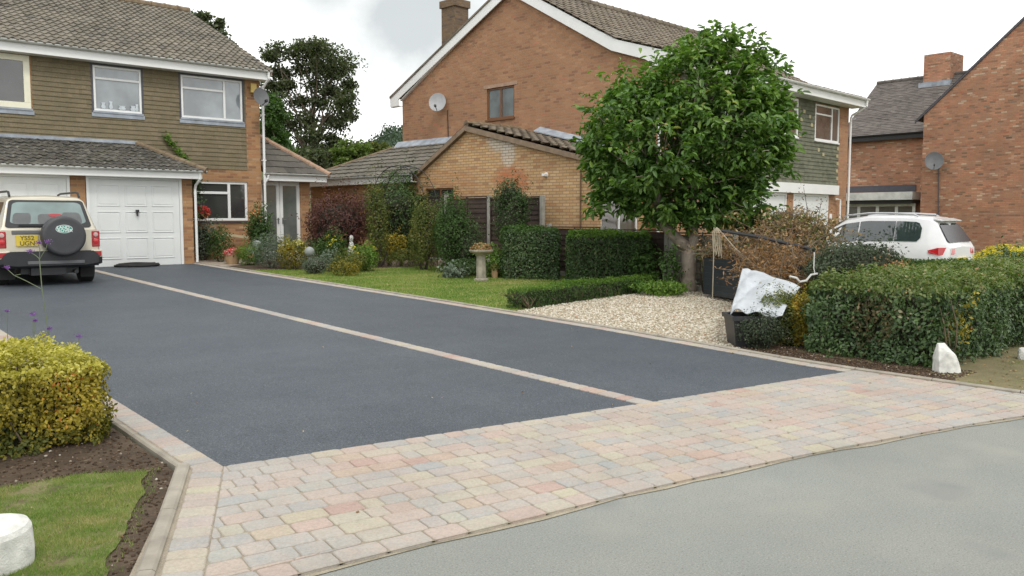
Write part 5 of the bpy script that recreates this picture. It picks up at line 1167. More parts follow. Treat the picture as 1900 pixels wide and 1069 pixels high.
def shrub(name,label,x,y,w,d,h,n,ls,mat,cat='shrub',group=None,lump=.36,z0=0,stems=6,top=None,zc=.55,rz=0,flowers=None,hole=.35,wid=.5,full=False,droop=.1,core=None,seed=None,zg=None,sprig=True):
    seed=int(abs(x*97+y*31))%9999 if seed is None else seed
    t=empty(name,(x,y,(G(x,y) if zg is None else zg)+z0),rz,label,cat,group)
    D=sphere_dirs(n); k=1+lump*sn(D,.5,seed)+lump*.6*sn(D,1.3,seed+1); r=(1-rng.uniform(0,1,n)**2*.55)*k
    P=D*r[:,None]*np.array([w/2,d/2,h*(1-zc)]); P[:,2]+=h*zc; low=P[:,2]<h*zc; P[low,2]=h*zc+(P[low,2]-h*zc)*(zc/(1-zc))*.95
    keep=(sn(P/np.array([w,d,h])*2.2,1.0,seed+2)>-hole-.5+rng.uniform(-.3,.3,n))&(P[:,2]>.01); P=P[keep];D=D[keep]
    if sprig:
        ns=int(8+n/260); Ps=[];Ds=[]
        for i in range(ns):
            d0=sphere_dirs(1)[0]; d0[2]=abs(d0[2])*1.2+.1; m0=int(rng.integers(8,20)); tt=rng.uniform(.75,1+rng.uniform(.12,.42),m0)[:,None]; q0=d0*tt*np.array([w/2,d/2,h*(1-zc)])+np.array([0,0,h*zc]); Ps.append(q0+rng.normal(size=(m0,3))*ls*.6); Ds.append(np.repeat(d0[None],m0,0))
        P=np.concatenate([P]+Ps); D=np.concatenate([D]+Ds)
    tone=np.clip(.5+.25*sn(P,1.2/max(w,.3),seed+4)+rng.normal(0,.22,len(P)),0,1)
    mb=MB()
    for i in range(stems):
        q=P[rng.integers(len(P))]*np.array([.75,.75,.95]); tube_np(mb,(rng.normal(0,w*.05),rng.normal(0,d*.05),-.03),q,max(.006,h*.012),.003,5)
    mb.build('stem',M['twig'],t)
    leaves('foliage',P,D+rng.normal(size=P.shape)*.7+np.array([0,0,.35]),ls*rng.uniform(.6,1.25,len(P)),mat,t,tone,wid,full,droop)
    if core is not None:
        bm=bmesh.new(); bmesh.ops.create_icosphere(bm,subdivisions=3,radius=1); Q=np.array([v.co[:] for v in bm.verts]); kk=(1+lump*sn(Q,.5,seed)+lump*.6*sn(Q,1.3,seed+1))*core
        for v,c in zip(bm.verts,kk): v.co=Vector((v.co.x*c*w/2,v.co.y*c*d/2,max(.02,h*zc+v.co.z*c*h*(1-zc if v.co.z>0 else zc))))
        me=bpy.data.meshes.new('branches'); bm.to_mesh(me); bm.free(); me.materials.append(M['corem']); o=bpy.data.objects.new('branches',me); COL.objects.link(o); o.parent=t  # added solid core against see-through, coloured dark like shaded foliage depth
    if flowers:
        for nm,fm,nf,fs,zlo in flowers:
            Df=sphere_dirs(nf*4); Df=Df[Df[:,2]>zlo][:nf]; Pf=Df*np.array([w/2,d/2,h*(1-zc)])*1.05; Pf[:,2]+=h*zc
            Pm=np.repeat(Pf,14,0)+rng.normal(size=(len(Pf)*14,3))*fs*.45; leaves(nm,Pm,rng.normal(size=Pm.shape)+np.array([0,0,1]),fs*.6,fm,t,None,.8)
    return t
M['corem']=plain('shaded_core',(.030,.032,.016),.95,var=.5,nscale=30)  # near-black green, the shade inside the foliage put into the colour
def hedge(name,label,x0,x1,y0,y1,h,n,ls,mat,loc=None,rz=0,rnd=.12,bump=.06,topmat=None,corem=None,cat='hedge',group=None,zb=.0,gapk=.0,full=False,wid=.55,patches=None,corek=.19,local=False,tonef=None,topn=None,zslope=0):
    cx,cy=(x0+x1)/2,(y0+y1)/2; t=empty(name,(cx,cy,G(cx,cy)) if loc is None else loc,rz,label,cat,group)
    a,b=(x1-x0)/2,(y1-y0)/2
    A=[2*b*h,2*b*h,2*a*h,2*a*h,4*a*b]; pr=np.array(A)/sum(A); f=rng.choice(5,n,p=pr); u=rng.uniform(-1,1,n); v=rng.uniform(0,1,n); w_=rng.uniform(-1,1,n)
    P=np.zeros((n,3)); N=np.zeros((n,3))
    for i,(sx,ax) in enumerate(((-1,0),(1,0),(-1,1),(1,1))):
        m=f==i
        if ax==0: P[m,0]=sx*a;P[m,1]=u[m]*b;N[m,0]=sx
        else: P[m,1]=sx*b;P[m,0]=u[m]*a;N[m,1]=sx
        P[m,2]=v[m]*h
    m=f==4; P[m,0]=u[m]*a;P[m,1]=w_[m]*b;P[m,2]=h;N[m,2]=1
    # round the edges
    for ax,L in ((0,a),(1,b)):
        ex=np.clip(np.abs(P[:,ax])-(L-rnd),0,None); ez=np.clip(P[:,2]-(h-rnd),0,None); k=np.hypot(ex,ez); q=(k>rnd+1e-6)&(ez>1e-6)&(ex>1e-6); sc=np.where(q,rnd/np.maximum(k,1e-6),1)
        P[:,ax]=np.where(q,np.sign(P[:,ax])*((L-rnd)+ex*sc),P[:,ax]); P[:,2]=np.where(q,(h-rnd)+ez*sc,P[:,2])
    ex=np.clip(np.abs(P[:,0])-(a-rnd),0,None); ey=np.clip(np.abs(P[:,1])-(b-rnd),0,None); k=np.hypot(ex,ey); q=(k>rnd+1e-6)&(ey>1e-6)&(ex>1e-6); sc=np.where(q,rnd/np.maximum(k,1e-6),1)
    P[:,0]=np.where(q,np.sign(P[:,0])*((a-rnd)+ex*sc),P[:,0]); P[:,1]=np.where(q,np.sign(P[:,1])*((b-rnd)+ey*sc),P[:,1])
    sd=int(abs(cx*13+cy*71)); dep=bump*sn(P,1.3,sd)+bump*.5*sn(P,4.,sd+1); depth=rng.uniform(0,1,n)**1.6*bump*1.5
    P=P+N*(dep-depth+bump*.3)[:,None]; P[:,2]=np.maximum(P[:,2],.02)
    if gapk:
        kk=sn(P,1.1,sd+5)+.5*sn(P,3.5,sd+6); keep=(kk>-gapk)|(rng.uniform(size=n)<.22); P=P[keep];N=N[keep];dep=dep[keep]
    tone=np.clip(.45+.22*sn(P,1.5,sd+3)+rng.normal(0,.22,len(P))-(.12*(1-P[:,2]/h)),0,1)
    if tonef is not None: tone=tonef(P,tone)
    N2=N+rng.normal(size=N.shape)*.55+np.array([0,0,.25]); sz=ls*rng.uniform(.6,1.3,len(P))
    if topmat is not None:
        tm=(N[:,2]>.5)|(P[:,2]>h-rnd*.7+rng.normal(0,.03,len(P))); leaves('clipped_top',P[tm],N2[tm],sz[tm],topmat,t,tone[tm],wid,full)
        P,N2,sz,tone=P[~tm],N2[~tm],sz[~tm],tone[~tm]
    if patches:
        for nm,fn,pm in patches:
            s=fn(P)&(rng.uniform(size=len(P))<.85); leaves(nm,P[s],N2[s],sz[s],pm,t,tone[s],wid,full); P,N2,sz,tone=P[~s],N2[~s],sz[~s],tone[~s]
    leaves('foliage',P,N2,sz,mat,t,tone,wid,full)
    c=corek; bm=bmesh.new(); bmesh.ops.create_cube(bm,size=1); 
    bmesh.ops.subdivide_edges(bm,edges=bm.edges[:],cuts=7,use_grid_fill=True)
    for vv in bm.verts:
        p=np.array([[vv.co.x*2*(a-c),vv.co.y*2*(b-c),(vv.co.z+.5)*(h-c)+.0]]); nz=float(sn(p,2.,9)[0])*.04; vv.co=Vector((p[0,0]*(1-abs(nz)*.4),p[0,1]*(1-abs(nz)),max(.0,p[0,2]-abs(nz))))
    me=bpy.data.meshes.new('branches'); bm.to_mesh(me); bm.free(); me.materials.append(corem or M['corem']); o=bpy.data.objects.new('branches',me); COL.objects.link(o); o.parent=t  # solid filler behind the leaves, its dark colour imitates inner shade
    mb=MB()
    for i in range(int(10+a*14)):
        xx=rng.uniform(-a*.9,a*.9); s=-1 if rng.uniform()<.6 else 1; yy=s*(b-c*.6); tube_np(mb,(xx,yy*.8,0),(xx+rng.normal(0,.12),yy,h*rng.uniform(.5,.9)),.010,.004,5)
        yq=rng.uniform(-b*.9,b*.9); tube_np(mb,(-(a-c*.6)*.9,yq,0),(-(a-c*.5),yq+rng.normal(0,.1),h*rng.uniform(.5,.9)),.010,.004,5)
    mb.build('stem',M['twigl'],t)
    return t
# ---- main tree: forked trunk, crown built of leafy sprays
def main_tree():
    bx,by=14.0,10.55; t=empty('broad_leaved_tree',(bx,by,G(bx,by)),0,'round crowned broad leaved tree with pale forked trunk beside the waste trailer','tree')
    Z=Zd(bx,by); s=Z/FPX; rv=np.array([Rv[0],Rv[1],0]); fv=np.array([math.sin(YAW),math.cos(YAW),0]); base=np.array([bx,by,0.])
    def q(px,py,d=0): # local point from a sketch of the crown in its own right/up/depth frame
        return rv*((px-1276)*s)+np.array([0,0,(405-py)*s+H-G(bx,by)])+fv*d
    T=MB()
    T.tube([q(1280,560),q(1279,535),q(1277,505),q(1279,470),q(1283,455)],[.21,.165,.155,.15,.145],14)
    T.tube([q(1281,465),q(1262,448),q(1238,425),q(1222,405),q(1218,380),q(1222,350)],[.12,.115,.105,.10,.085,.06],12)
    T.tube([q(1281,470),q(1287,445),q(1285,415),q(1283,380),q(1288,330)],[.125,.105,.10,.09,.05],12)
    T.tube([q(1238,425,0),q(1242,400,.2),q(1250,370,.4),q(1240,320,.6)],[.06,.055,.05,.03],8)
    ends=[]
    lob=[(1200,265,128,125),(1338,235,112,118),(1290,160,90,84),(1145,275,72,95),(1250,350,135,68),(1400,275,62,95),(1395,150,50,62),(1150,365,62,48),(1370,365,68,52),(1325,98,44,34),(1190,190,50,48),(1300,385,90,40),(1428,205,34,50)]
    A=np.array([l[2]*l[3] for l in lob],float); A/=A.sum(); P=[];Nn=[];Dr=[]; nsp=1150
    ch=rng.choice(len(lob),nsp,p=A)
    for c in ch:
        lx,ly,rx,ry=lob[c]; d=sphere_dirs(1)[0]; r=rng.uniform(.35,1)**.5; r=min(r,.97)*(1.0 if rng.uniform()>.16 else rng.uniform(1.03,1.2))*.95
        dz=min(rx,ry)*1.15
        ce=q(lx+d[0]*rx*r,ly-d[2]*ry*r,d[1]*dz*s*r); out=d[0]*rv+np.array([0,0,d[2]])+d[1]*fv
        n=int(rng.integers(16,30)); ax=unit((out+rng.normal(size=3)*.5+np.array([0,0,.25]))[None])[0]; L=rng.uniform(.22,.42); tt=rng.uniform(0,1,n)
        pp=ce+ax*((tt-.5)*L)[:,None]+rng.normal(size=(n,3))*.05; side=unit(rng.normal(size=(n,3))*1.0+ax*.8+np.array([0,0,-.15])); P.append(pp); Dr.append(side)
        Nn.append(np.array([0,0,.9])+rng.normal(size=(n,3))*.55+out*.35); ends.append((ce,ax))
    # loose sprays standing proud of the outline
    for (px,py,up) in [(1310,68,1),(1322,62,1),(1298,76,1),(1372,88,1),(1386,70,1),(1398,92,1),(1405,108,1),(1438,118,1),(1452,112,1),(1462,135,1),(1180,118,1),(1215,108,1),(1100,175,0),(1088,200,0),(1078,235,0),(1072,262,0),(1112,150,0),(1140,140,1),(1462,180,0),(1460,230,0),(1452,260,0),(1446,300,0),(1436,330,0),(1420,360,0),(1415,385,0),(1105,330,0),(1104,390,0),(1385,395,0),(1120,405,0),(1330,415,0),(1190,405,0),(1228,120,1),(1165,150,1),(1250,105,1),(1340,80,1)]:
        n=9; ce=q(px,py,rng.uniform(-.6,.6)); ax=np.array([0,0,1.]) if up else unit((rv*(1 if px>1270 else -1)+np.array([0,0,.2]))[None])[0]
        tt=np.linspace(-.5,.5,n); P.append(ce+ax*(tt*.34)[:,None]+rng.normal(size=(n,3))*.02); Dr.append(unit(rng.normal(size=(n,3))+ax*.5-np.array([0,0,.2]))); Nn.append(np.array([0,0,1.])+rng.normal(size=(n,3))*.4); ends.append((ce,ax))
    P=np.concatenate(P);Nn=np.concatenate(Nn);Dr=np.concatenate(Dr)
    kp=(sn(P,.62,21)+.5*sn(P,1.6,22)>-.52)|(rng.uniform(size=len(P))<.22); P=P[kp];Nn=Nn[kp];Dr=Dr[kp]
    h=(P[:,2]-2.)/3.5; tone=np.clip(.30+.22*np.clip(h,0,1)+.15*sn(P,.9,4)+rng.normal(0,.2,len(P)),0,1)  # tone rises with height, crown top painted lighter as if lit
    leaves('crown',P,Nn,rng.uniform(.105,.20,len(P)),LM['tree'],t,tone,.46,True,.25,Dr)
    lims=[q(1222,350),q(1288,330),q(1240,320,.6)]
    for i,l in enumerate(lims):
        for k in range(4):
            e=ends[int(rng.integers(len(ends)))][0]; tube_np(T,l,e,.026,.008,7,.08,5)
    for ce,ax in ends[::7]:
        st=np.array([l for l in lims]); m=st[np.argmin(np.linalg.norm(st-ce,axis=1))]; w=m+(ce-m)*.55; tube_np(T,w,ce+ax*.1,.014,.004,5,.06,4)
    T.build('trunk',M['bark2'],t,smooth=True)
    ft=MB(); 
    return t
main_tree()
def far_tree(label,px,pyb,pyt,wpx,Z,mat,n,ls,seed,lob=None,group='trees beyond the houses',hole=.1,trunk=True):
    x,y=at(px,Z); s=Z/FPX; zt=H+(405-pyt)*s; zb=H+(405-pyb)*s; g=G(x,y); t=empty('leafy_tree',(x,y,g),0,label,'tree',group)
    w=wpx*s; h=zt-zb; rv=np.array([Rv[0],Rv[1],0]); fv=np.array([math.sin(YAW),math.cos(YAW),0])
    r2=np.random.default_rng(seed); nb=34; cl=[]
    for i in range(nb):
        d=unit(r2.normal(size=(1,3)))[0]; k=r2.uniform(.45,.95); cl.append((d[0]*w/2*k*.85,d[1]*w/2*k*.8,zb-g+h*(.5+d[2]*k*.44)))
    if lob: cl=[((a-px)*s,r2.uniform(-.25,.25)*w,(405-b)*s+H-g) for a,b in lob]
    mb=MB(); top=(0,0,zb-g+h*.72); 
    if trunk: mb.tube([(0,0,-.2),(.1,0,(zb-g)*.6),(0,.1,zb-g+h*.3),top],[w*.028,w*.024,w*.018,.03],8)
    P=[];per=max(30,n//len(cl)); 
    for c in cl:
        cc=c[0]*rv+c[1]*fv+np.array([0,0,c[2]]); 
        if trunk: tube_np(mb,(0,0,max(.5,c[2]*r2.uniform(.45,.75))),cc,w*.012,.02,5,.08,4)
        rr=w*r2.uniform(.10,.17) if lob is None else w*r2.uniform(.08,.19); D=unit(r2.normal(size=(per,3))); P.append(cc+D*(rr*r2.uniform(.0,1,per)**.6*(1+.35*sn(D,.8,seed+len(P))))[:,None]*np.array([1.2,1.2,.8]))
    if mb.v: mb.build('trunk',M['bark'],t)
    P=np.concatenate(P); tone=np.clip(.45+.25*sn(P,.5/w*6,seed)+r2.normal(0,.2,len(P)),0,1)
    leaves('crown',P,rng.normal(size=P.shape)+np.array([0,0,.6]),ls*rng.uniform(.6,1.3,len(P)),mat,t,tone,.7)
    return t
lob=[(600,100),(575,95),(550,105),(625,112),(640,135),(520,118),(512,135),(530,140),(560,130),(590,125),(615,140),(648,160),(650,185),(640,205),(618,175),(590,160),(545,165),(520,170),(508,190),(528,200),(560,190),(600,195),(648,215),(636,235),(612,225),(575,225),(545,235),(520,230),(508,250),(530,265),(560,262),(595,255),(622,262),(640,280),(600,285),(570,295),(540,295),(515,285),(625,300),(585,110),(640,120),(628,150),(505,160),(525,105),(555,285),(610,300),(650,195),(560,88),(598,92)]
far_tree('tall dark open crowned tree with sky showing through, beyond the porch',585,330,84,160,52,LM['far'],26000,.19,11,lob)
far_tree('dense green tree rising right behind the porch roof',505,330,165,95,42,LM['mid'],7000,.22,12)
far_tree('dark tree top showing above the pantile roof',412,160,28,80,60,LM['far'],2600,.24,13,[(388,45),(400,42),(412,55),(420,50),(425,75),(405,62),(432,85),(440,100),(415,90),(450,115),(395,75),(380,40),(412,110)])
far_tree('bright yellow green tree between the two houses',655,340,258,90,48,LM['farb'],5000,.22,14,trunk=True)
far_tree('olive green tree touching the brick gable',712,340,262,80,56,LM['olive'],4200,.24,15)
far_tree('dark green tree in the gap above the grey lean-to roof',620,345,255,90,62,LM['far'],4000,.26,16)
far_tree('low dark bushy tree beyond the hip of the porch roof',570,345,262,90,46,LM['far'],4000,.22,17)
# wooded hill
def hill():
    V=[];F=[];n=60
    for i in range(n+1):
        px=300+ i*(1200/n)
        hh=26+6*math.sin(i*.35)+4*math.sin(i*.9+1)
        for j,(Z,k) in enumerate(((230,0.0),(290,.55),(350,1.),(450,.6))):
            x,y=at(px,Z); V.append((x,y,.5+hh*k))
    for i in range(n):
        for j in range(3): q=i*4+j; F.append((q,q+4,q+5,q+1))
    mb=MB(); mb.add(V,F); tag(mb.build('hill',M['ground'],smooth=True),kind='structure')
    P=[]
    for i in range(2600):
        px=rng.uniform(560,900); Z=rng.uniform(280,352); x,y=at(px,Z); i_=(px-300)/20; hh=26+6*math.sin(i_*.35)+4*math.sin(i_*.9+1); k=.55*(Z-230)/60 if Z<290 else .55+.45*(Z-290)/60
        P.append((x,y,.5+hh*min(k,1)+rng.uniform(0,3.5)))
    P=np.array(P); P=np.repeat(P,9,0)+rng.normal(size=(len(P)*9,3))*np.array([1.3,1.3,.9]); tag(leaves('distant_wood',P,rng.normal(size=P.shape)+np.array([0,0,.8]),1.1,LM['farhill'],None,None,.8),kind='stuff',label='far wooded hillside between the houses')
LM['farhill']=leaf_mat('hill_leaf',[(0,(.05,.08,.06)),(1,(.09,.13,.085))],.2,.7)
hill()
# ---- hedges
gap=lambda P,t: t
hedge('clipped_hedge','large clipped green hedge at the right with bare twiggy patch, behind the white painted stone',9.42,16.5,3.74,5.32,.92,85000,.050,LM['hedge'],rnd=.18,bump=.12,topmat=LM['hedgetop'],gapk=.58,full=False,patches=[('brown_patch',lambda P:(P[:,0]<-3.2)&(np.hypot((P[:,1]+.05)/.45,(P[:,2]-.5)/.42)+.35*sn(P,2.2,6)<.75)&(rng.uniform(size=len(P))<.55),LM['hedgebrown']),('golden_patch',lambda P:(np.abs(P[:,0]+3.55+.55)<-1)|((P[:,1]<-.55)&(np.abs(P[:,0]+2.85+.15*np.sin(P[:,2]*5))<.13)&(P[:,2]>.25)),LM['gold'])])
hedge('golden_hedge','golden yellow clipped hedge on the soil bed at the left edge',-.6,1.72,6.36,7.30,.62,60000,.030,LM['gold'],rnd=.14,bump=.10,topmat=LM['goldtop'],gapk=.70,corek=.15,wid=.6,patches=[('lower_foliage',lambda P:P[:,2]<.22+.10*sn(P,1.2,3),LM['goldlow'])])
cx,cy=at(984,19.6); hedge('clipped_hedge','square clipped hedge in front of the tall fence, behind the bird bath',-.64,.64,-.5,.5,1.17,16000,.05,LM['hedge'],loc=(cx,cy,G(cx,cy)),rz=-YAW,rnd=.10,bump=.06,topmat=LM['mid'])
cx,cy=at(1127,18.3); hedge('clipped_hedge','square clipped dark hedge in front of the low fence, left of the tree',-.83,.86,-.6,.6,1.14,22000,.05,LM['dark'],loc=(cx,cy,G(cx,cy)),rz=-YAW,rnd=.12,bump=.06,topmat=LM['bright'])
a=gp(953,575);b_=gp(1212,538); L=math.hypot(b_[0]-a[0],b_[1]-a[1]); cx,cy=(a[0]+b_[0])/2,(a[1]+b_[1])/2
hedge('low_box_hedge','low narrow box edging between the lawn and the gravel',-L/2,L/2,-.14,.14,.34,15000,.032,LM['mid'],loc=(cx,cy,G(cx,cy)),rz=math.atan2(b_[1]-a[1],b_[0]-a[0]),rnd=.06,bump=.05,topmat=LM['bright'],corek=.07,gapk=.95,patches=[('brown_patch',lambda P:sn(P,.8,4)<-.55,LM['olive'])])
cx,cy=at(1722,15.6); hedge('clipped_hedge','second clipped hedge just below the white car',-.85,1.05,-.4,.4,.80,14000,.05,LM['hedge'],loc=(cx,cy,G(cx,cy)),rz=-YAW,rnd=.14,bump=.06,topmat=LM['mid'])
# ---- shrubs; position by column and depth, sizes in metres
def sh(label,px,Z,wpx,hpx,mat,ls=.05,n=2500,d=None,cat='shrub',name='garden_shrub',**k):
    x,y=at(px,Z); s=Z/FPX; return shrub(name,label,x,y,wpx*s,(d or wpx*s*.8),hpx*s,n,ls,mat,cat,rz=-YAW,**k)
sh('golden shrub touching the left end of the big right hedge',1492,10.6,52,95,LM['gold'],.035,4200,stems=8)
sh('olive and gold feathery shrub between the black tub and the hedge',1455,10.75,92,98,LM['olive'],.035,8000,stems=12,core=.7,lump=.25)
sh('dull brown green low bush beside the black tub',1416,10.35,80,66,LM['juniper'],.03,3500,stems=14)
sh('dark grey green juniper bush between the cuttings and the white car',1582,12.6,165,105,LM['juniper'],.05,12000,core=.8,lump=.2,z0=.38)
sh('thin twiggy shrub in front of the white car',1655,13.4,55,95,LM['olive'],.03,500,stems=26,z0=.25)
sh('rusty leaved low shrub on top of the hedge line',1668,12.0,80,50,LM['rust'],.04,1300,z0=.62)
sh('bright yellow flowering bush at the right edge below the brick wall',1880,17.5,135,55,LM['yellow'],.06,4200,z0=.42,lump=.15,sprig=False)
sh('yellow green variegated bush right of the white car',1832,13.0,90,48,LM['goldtop'],.05,2600,z0=.50)
sh('green bush at the right edge under the yellow one',1880,14.5,110,75,LM['hedge'],.06,3200,z0=.35,core=.7)
sh('bare reddish sprig standing above the cuttings by the garage doors',1500,16.5,130,100,LM['maroon'],.045,160,stems=34,z0=.9,hole=3)
# near the house
sh('dark leafy shrub beside the garage corner under the kitchen window',378,23.2,50,72,LM['grey'],.07,1700,core=.5)
sh('light green shrub under the middle of the kitchen window',408,22.8,42,65,LM['mid'],.06,1600)
sh('green shrub with an orange flower left of the porch door',482,23.0,48,95,LM['mid'],.07,3200,core=.5,flowers=[('orange_flower',LM['orange'],2,.12,.0)],seed=5)
sh('bright green grassy clump next to the terracotta pot',461,22.0,48,38,LM['bright'],.10,1500,wid=.15)
sh('grey green lavender bush at the drive edge',505,21.2,75,58,LM['grey'],.06,3600,wid=.25)
sh('cream and green variegated bush in the flower bed',545,20.7,55,55,LM['goldlow'],.055,2400,flowers=[('cream_shoots',LM['goldtop'],12,.10,.2)])
sh('upright green leafy clump under the maroon tree',598,22.4,80,48,LM['dark'],.12,1600,wid=.16)
sh('small grey domed bush at the drive edge',583,19.6,48,32,LM['grey'],.045,2400,wid=.25,core=.8,lump=.1)
sh('green plant with yellow flowers left of the white figurine',618,21.5,58,62,LM['mid'],.06,2300,flowers=[('yellow_flower',LM['yellow'],6,.08,.1)])
sh('low green plant with yellow flowers right of the white figurine',676,20.6,52,50,LM['bright'],.06,1900,flowers=[('yellow_flower',LM['yellow'],4,.08,.0)])
sh('low straw coloured border plant at the front of the flower bed',640,19.3,62,30,LM['goldlow'],.05,1100)
sh('low olive border plant before the white figurine',652,20.2,60,40,LM['olive'],.05,1600)
sh('grey purple border plant beside the domed bush',612,20.3,42,40,LM['grey'],.05,1000)
sh('dome of mixed green ground cover inside the arch',745,22.6,90,30,LM['olive'],.05,2200)
sh('orange yellow shrub inside the garden arch',728,23.0,44,62,LM['orange2'] if 'orange2' in LM else LM['gold'],.06,1300)
sh('large dark green shrub behind the garden arch',735,24.6,120,150,LM['dark'],.08,8000,core=.75)
sh('tall blue green shrub under the white fascia',742,25.2,70,165,LM['mid'],.07,4200)
sh('yellow green climber on the left leg of the arch',702,22.2,48,162,LM['olive'],.06,3000,d=.6,zc=.5)
sh('olive green climber on the right leg of the arch',788,21.2,66,138,LM['olive'],.055,5200,d=.8,zc=.5)
sh('green shrub with red berries right of the arch',838,20.6,72,138,LM['mid'],.06,6000,core=.6,d=1.0)
sh('dark spreading shrub at the foot of the tall fence',868,20.5,60,95,LM['dark'],.055,3200,d=.9,core=.6)
sh('low dark green plant behind the edging rocks',870,19.8,90,32,LM['dark'],.06,1800)
sh('pale leaved hosta plant at the foot of the berry shrub',842,19.2,46,20,LM['grey'],.09,350,wid=.6)
sh('green plants behind the bird bath',918,19.6,52,52,LM['bright'],.06,1500)
sh('green ivy bush climbing over the tall panel fence',952,20.4,72,130,LM['dark'],.06,5500,core=.75,d=.7,z0=.55,zc=.6)
sh('young green sapling at the left of the tree trunk',1245,17.0,40,75,LM['mid'],.09,350,stems=8)
sh('glossy leaved small shrub right of the dark hedge',1195,17.6,55,72,LM['mid'],.09,700,stems=8)
sh('low green ground cover under the tree',1225,16.4,110,26,LM['bright'],.06,2600)
sh('pale leaved thin shrub between the trunk and the trailer',1308,16.9,34,100,LM['grey'],.06,260,stems=10)
sh('pale yellow green leafy hedge top behind the cuttings',1385,19.5,140,30,LM['goldlow'],.09,2200,z0=1.15)
sh('dark green bush behind the black pole',1420,18.0,120,60,LM['juniper'],.07,4000,z0=.95,core=.7)
sh('dark bushes under the brown cuttings on the right',1490,15.5,150,120,LM['dark'],.06,6000,core=.8)
sh('low seedling weeds at the foot of the golden hedge',88,6.35,105,48,LM['grey'],.045,300,stems=4)
# maroon maple
x,y=at(628,23.0); m=shrub('maroon_maple','maroon leaved japanese maple beside the porch',x,y,1.95,1.7,1.75,9000,.075,LM['maroon'],'tree',z0=.12,rz=-YAW,core=.62,lump=.2,stems=10,wid=.45,droop=.6)
# climbers on the house
def climber(label,pts,n,ls,mat,spread,group=None):
    mb=MB(); mb.tube(pts,.010,5); o0=Vector(pts[0]); t=empty('climbing_plant',pts[0],0,label,'climber',group)
    mb=MB(); mb.tube([Vector(p)-o0 for p in pts],.009,5); mb.build('stem',M['twig'],t)
    Q=np.array([list(Vector(p)-o0) for p in pts]); k=rng.uniform(0,len(Q)-1.001,n); i=k.astype(int); f=(k-i)[:,None]; P=Q[i]*(1-f)+Q[i+1]*f+rng.normal(size=(n,3))*spread*np.array([1,.35,1]); leaves('foliage',P,rng.normal(size=P.shape)+np.array([0,-1,.5]),ls,mat,t,None,.7); return t
climber('light green vine shoot lying across the olive hung tiles',[Yp(352,303,23.12),Yp(340,290,23.15),Yp(328,278,23.2),Yp(313,262,23.2),Yp(308,250,23.2)],190,.08,LM['bright'],.045)
climber('dark green climber at the corner of the open garage roof end',[Yp(360,400,22.2),Yp(356,370,22.3),Yp(358,350,22.3),Yp(362,336,22.3)],650,.075,LM['dark'],.11)
# hanging basket
p=Yp(375,398,22.9); t=empty('hanging_basket',tuple(p),0,'red and yellow flower basket hanging in front of the kitchen window','hanging basket')
mb=MB(); mb.lathe([(.02,-.14),(.12,-.08),(.16,0),(.165,.01),(.15,.01)],16); mb.build('basket',M['twig'],t); mb=MB()
for k in range(3): a=k*2.1; mb.tube([(.16*math.cos(a),.16*math.sin(a),0),(0,0,.5)],.004,4)
mb.build('chain',M['black'],t)
P=sphere_dirs(420)*np.array([.19,.19,.15])+np.array([0,0,.06]); leaves('red_flower',P[P[:,2]>.03],sphere_dirs(int((P[:,2]>.03).sum())),.06,LM['red'],t,rng.uniform(0,.6,int((P[:,2]>.03).sum())),.8); leaves('yellow_flower',P[P[:,2]<=.03],sphere_dirs(int((P[:,2]<=.03).sum())),.055,LM['orange'],t,None,.8)
# pot plants (planting belongs to its pot)
def potfill(P,mat,n,r,z,ls,nm='flowers'):
    Q=sphere_dirs(n); Q[:,2]=np.abs(Q[:,2]); leaves(nm,Q*np.array([r,r,r*.75])+np.array([0,0,z]),Q+rng.normal(size=Q.shape)*.5,ls,mat,P)
potfill(P1[0],LM['red'],700,.21,.27,.05); potfill(P1[0],LM['mid'],300,.19,.24,.06,'foliage'); potfill(P2[0],LM['olive'],200,.12,.22,.07,'foliage'); potfill(b,LM['olive'],500,.24,.66,.07,'planting') if False else None
bb=[o for o in bpy.data.objects if o.name.startswith('bird_bath')][0]; potfill(bb,LM['rust'],380,.24,.66,.06,'planting'); 
Q=sphere_dirs(260); Q[:,2]=np.abs(Q[:,2]); leaves('trailing_leaves',Q*np.array([.16,.16,.16])+np.array([.05,.05,.68]),Q,.08,LM['bright'],bb)
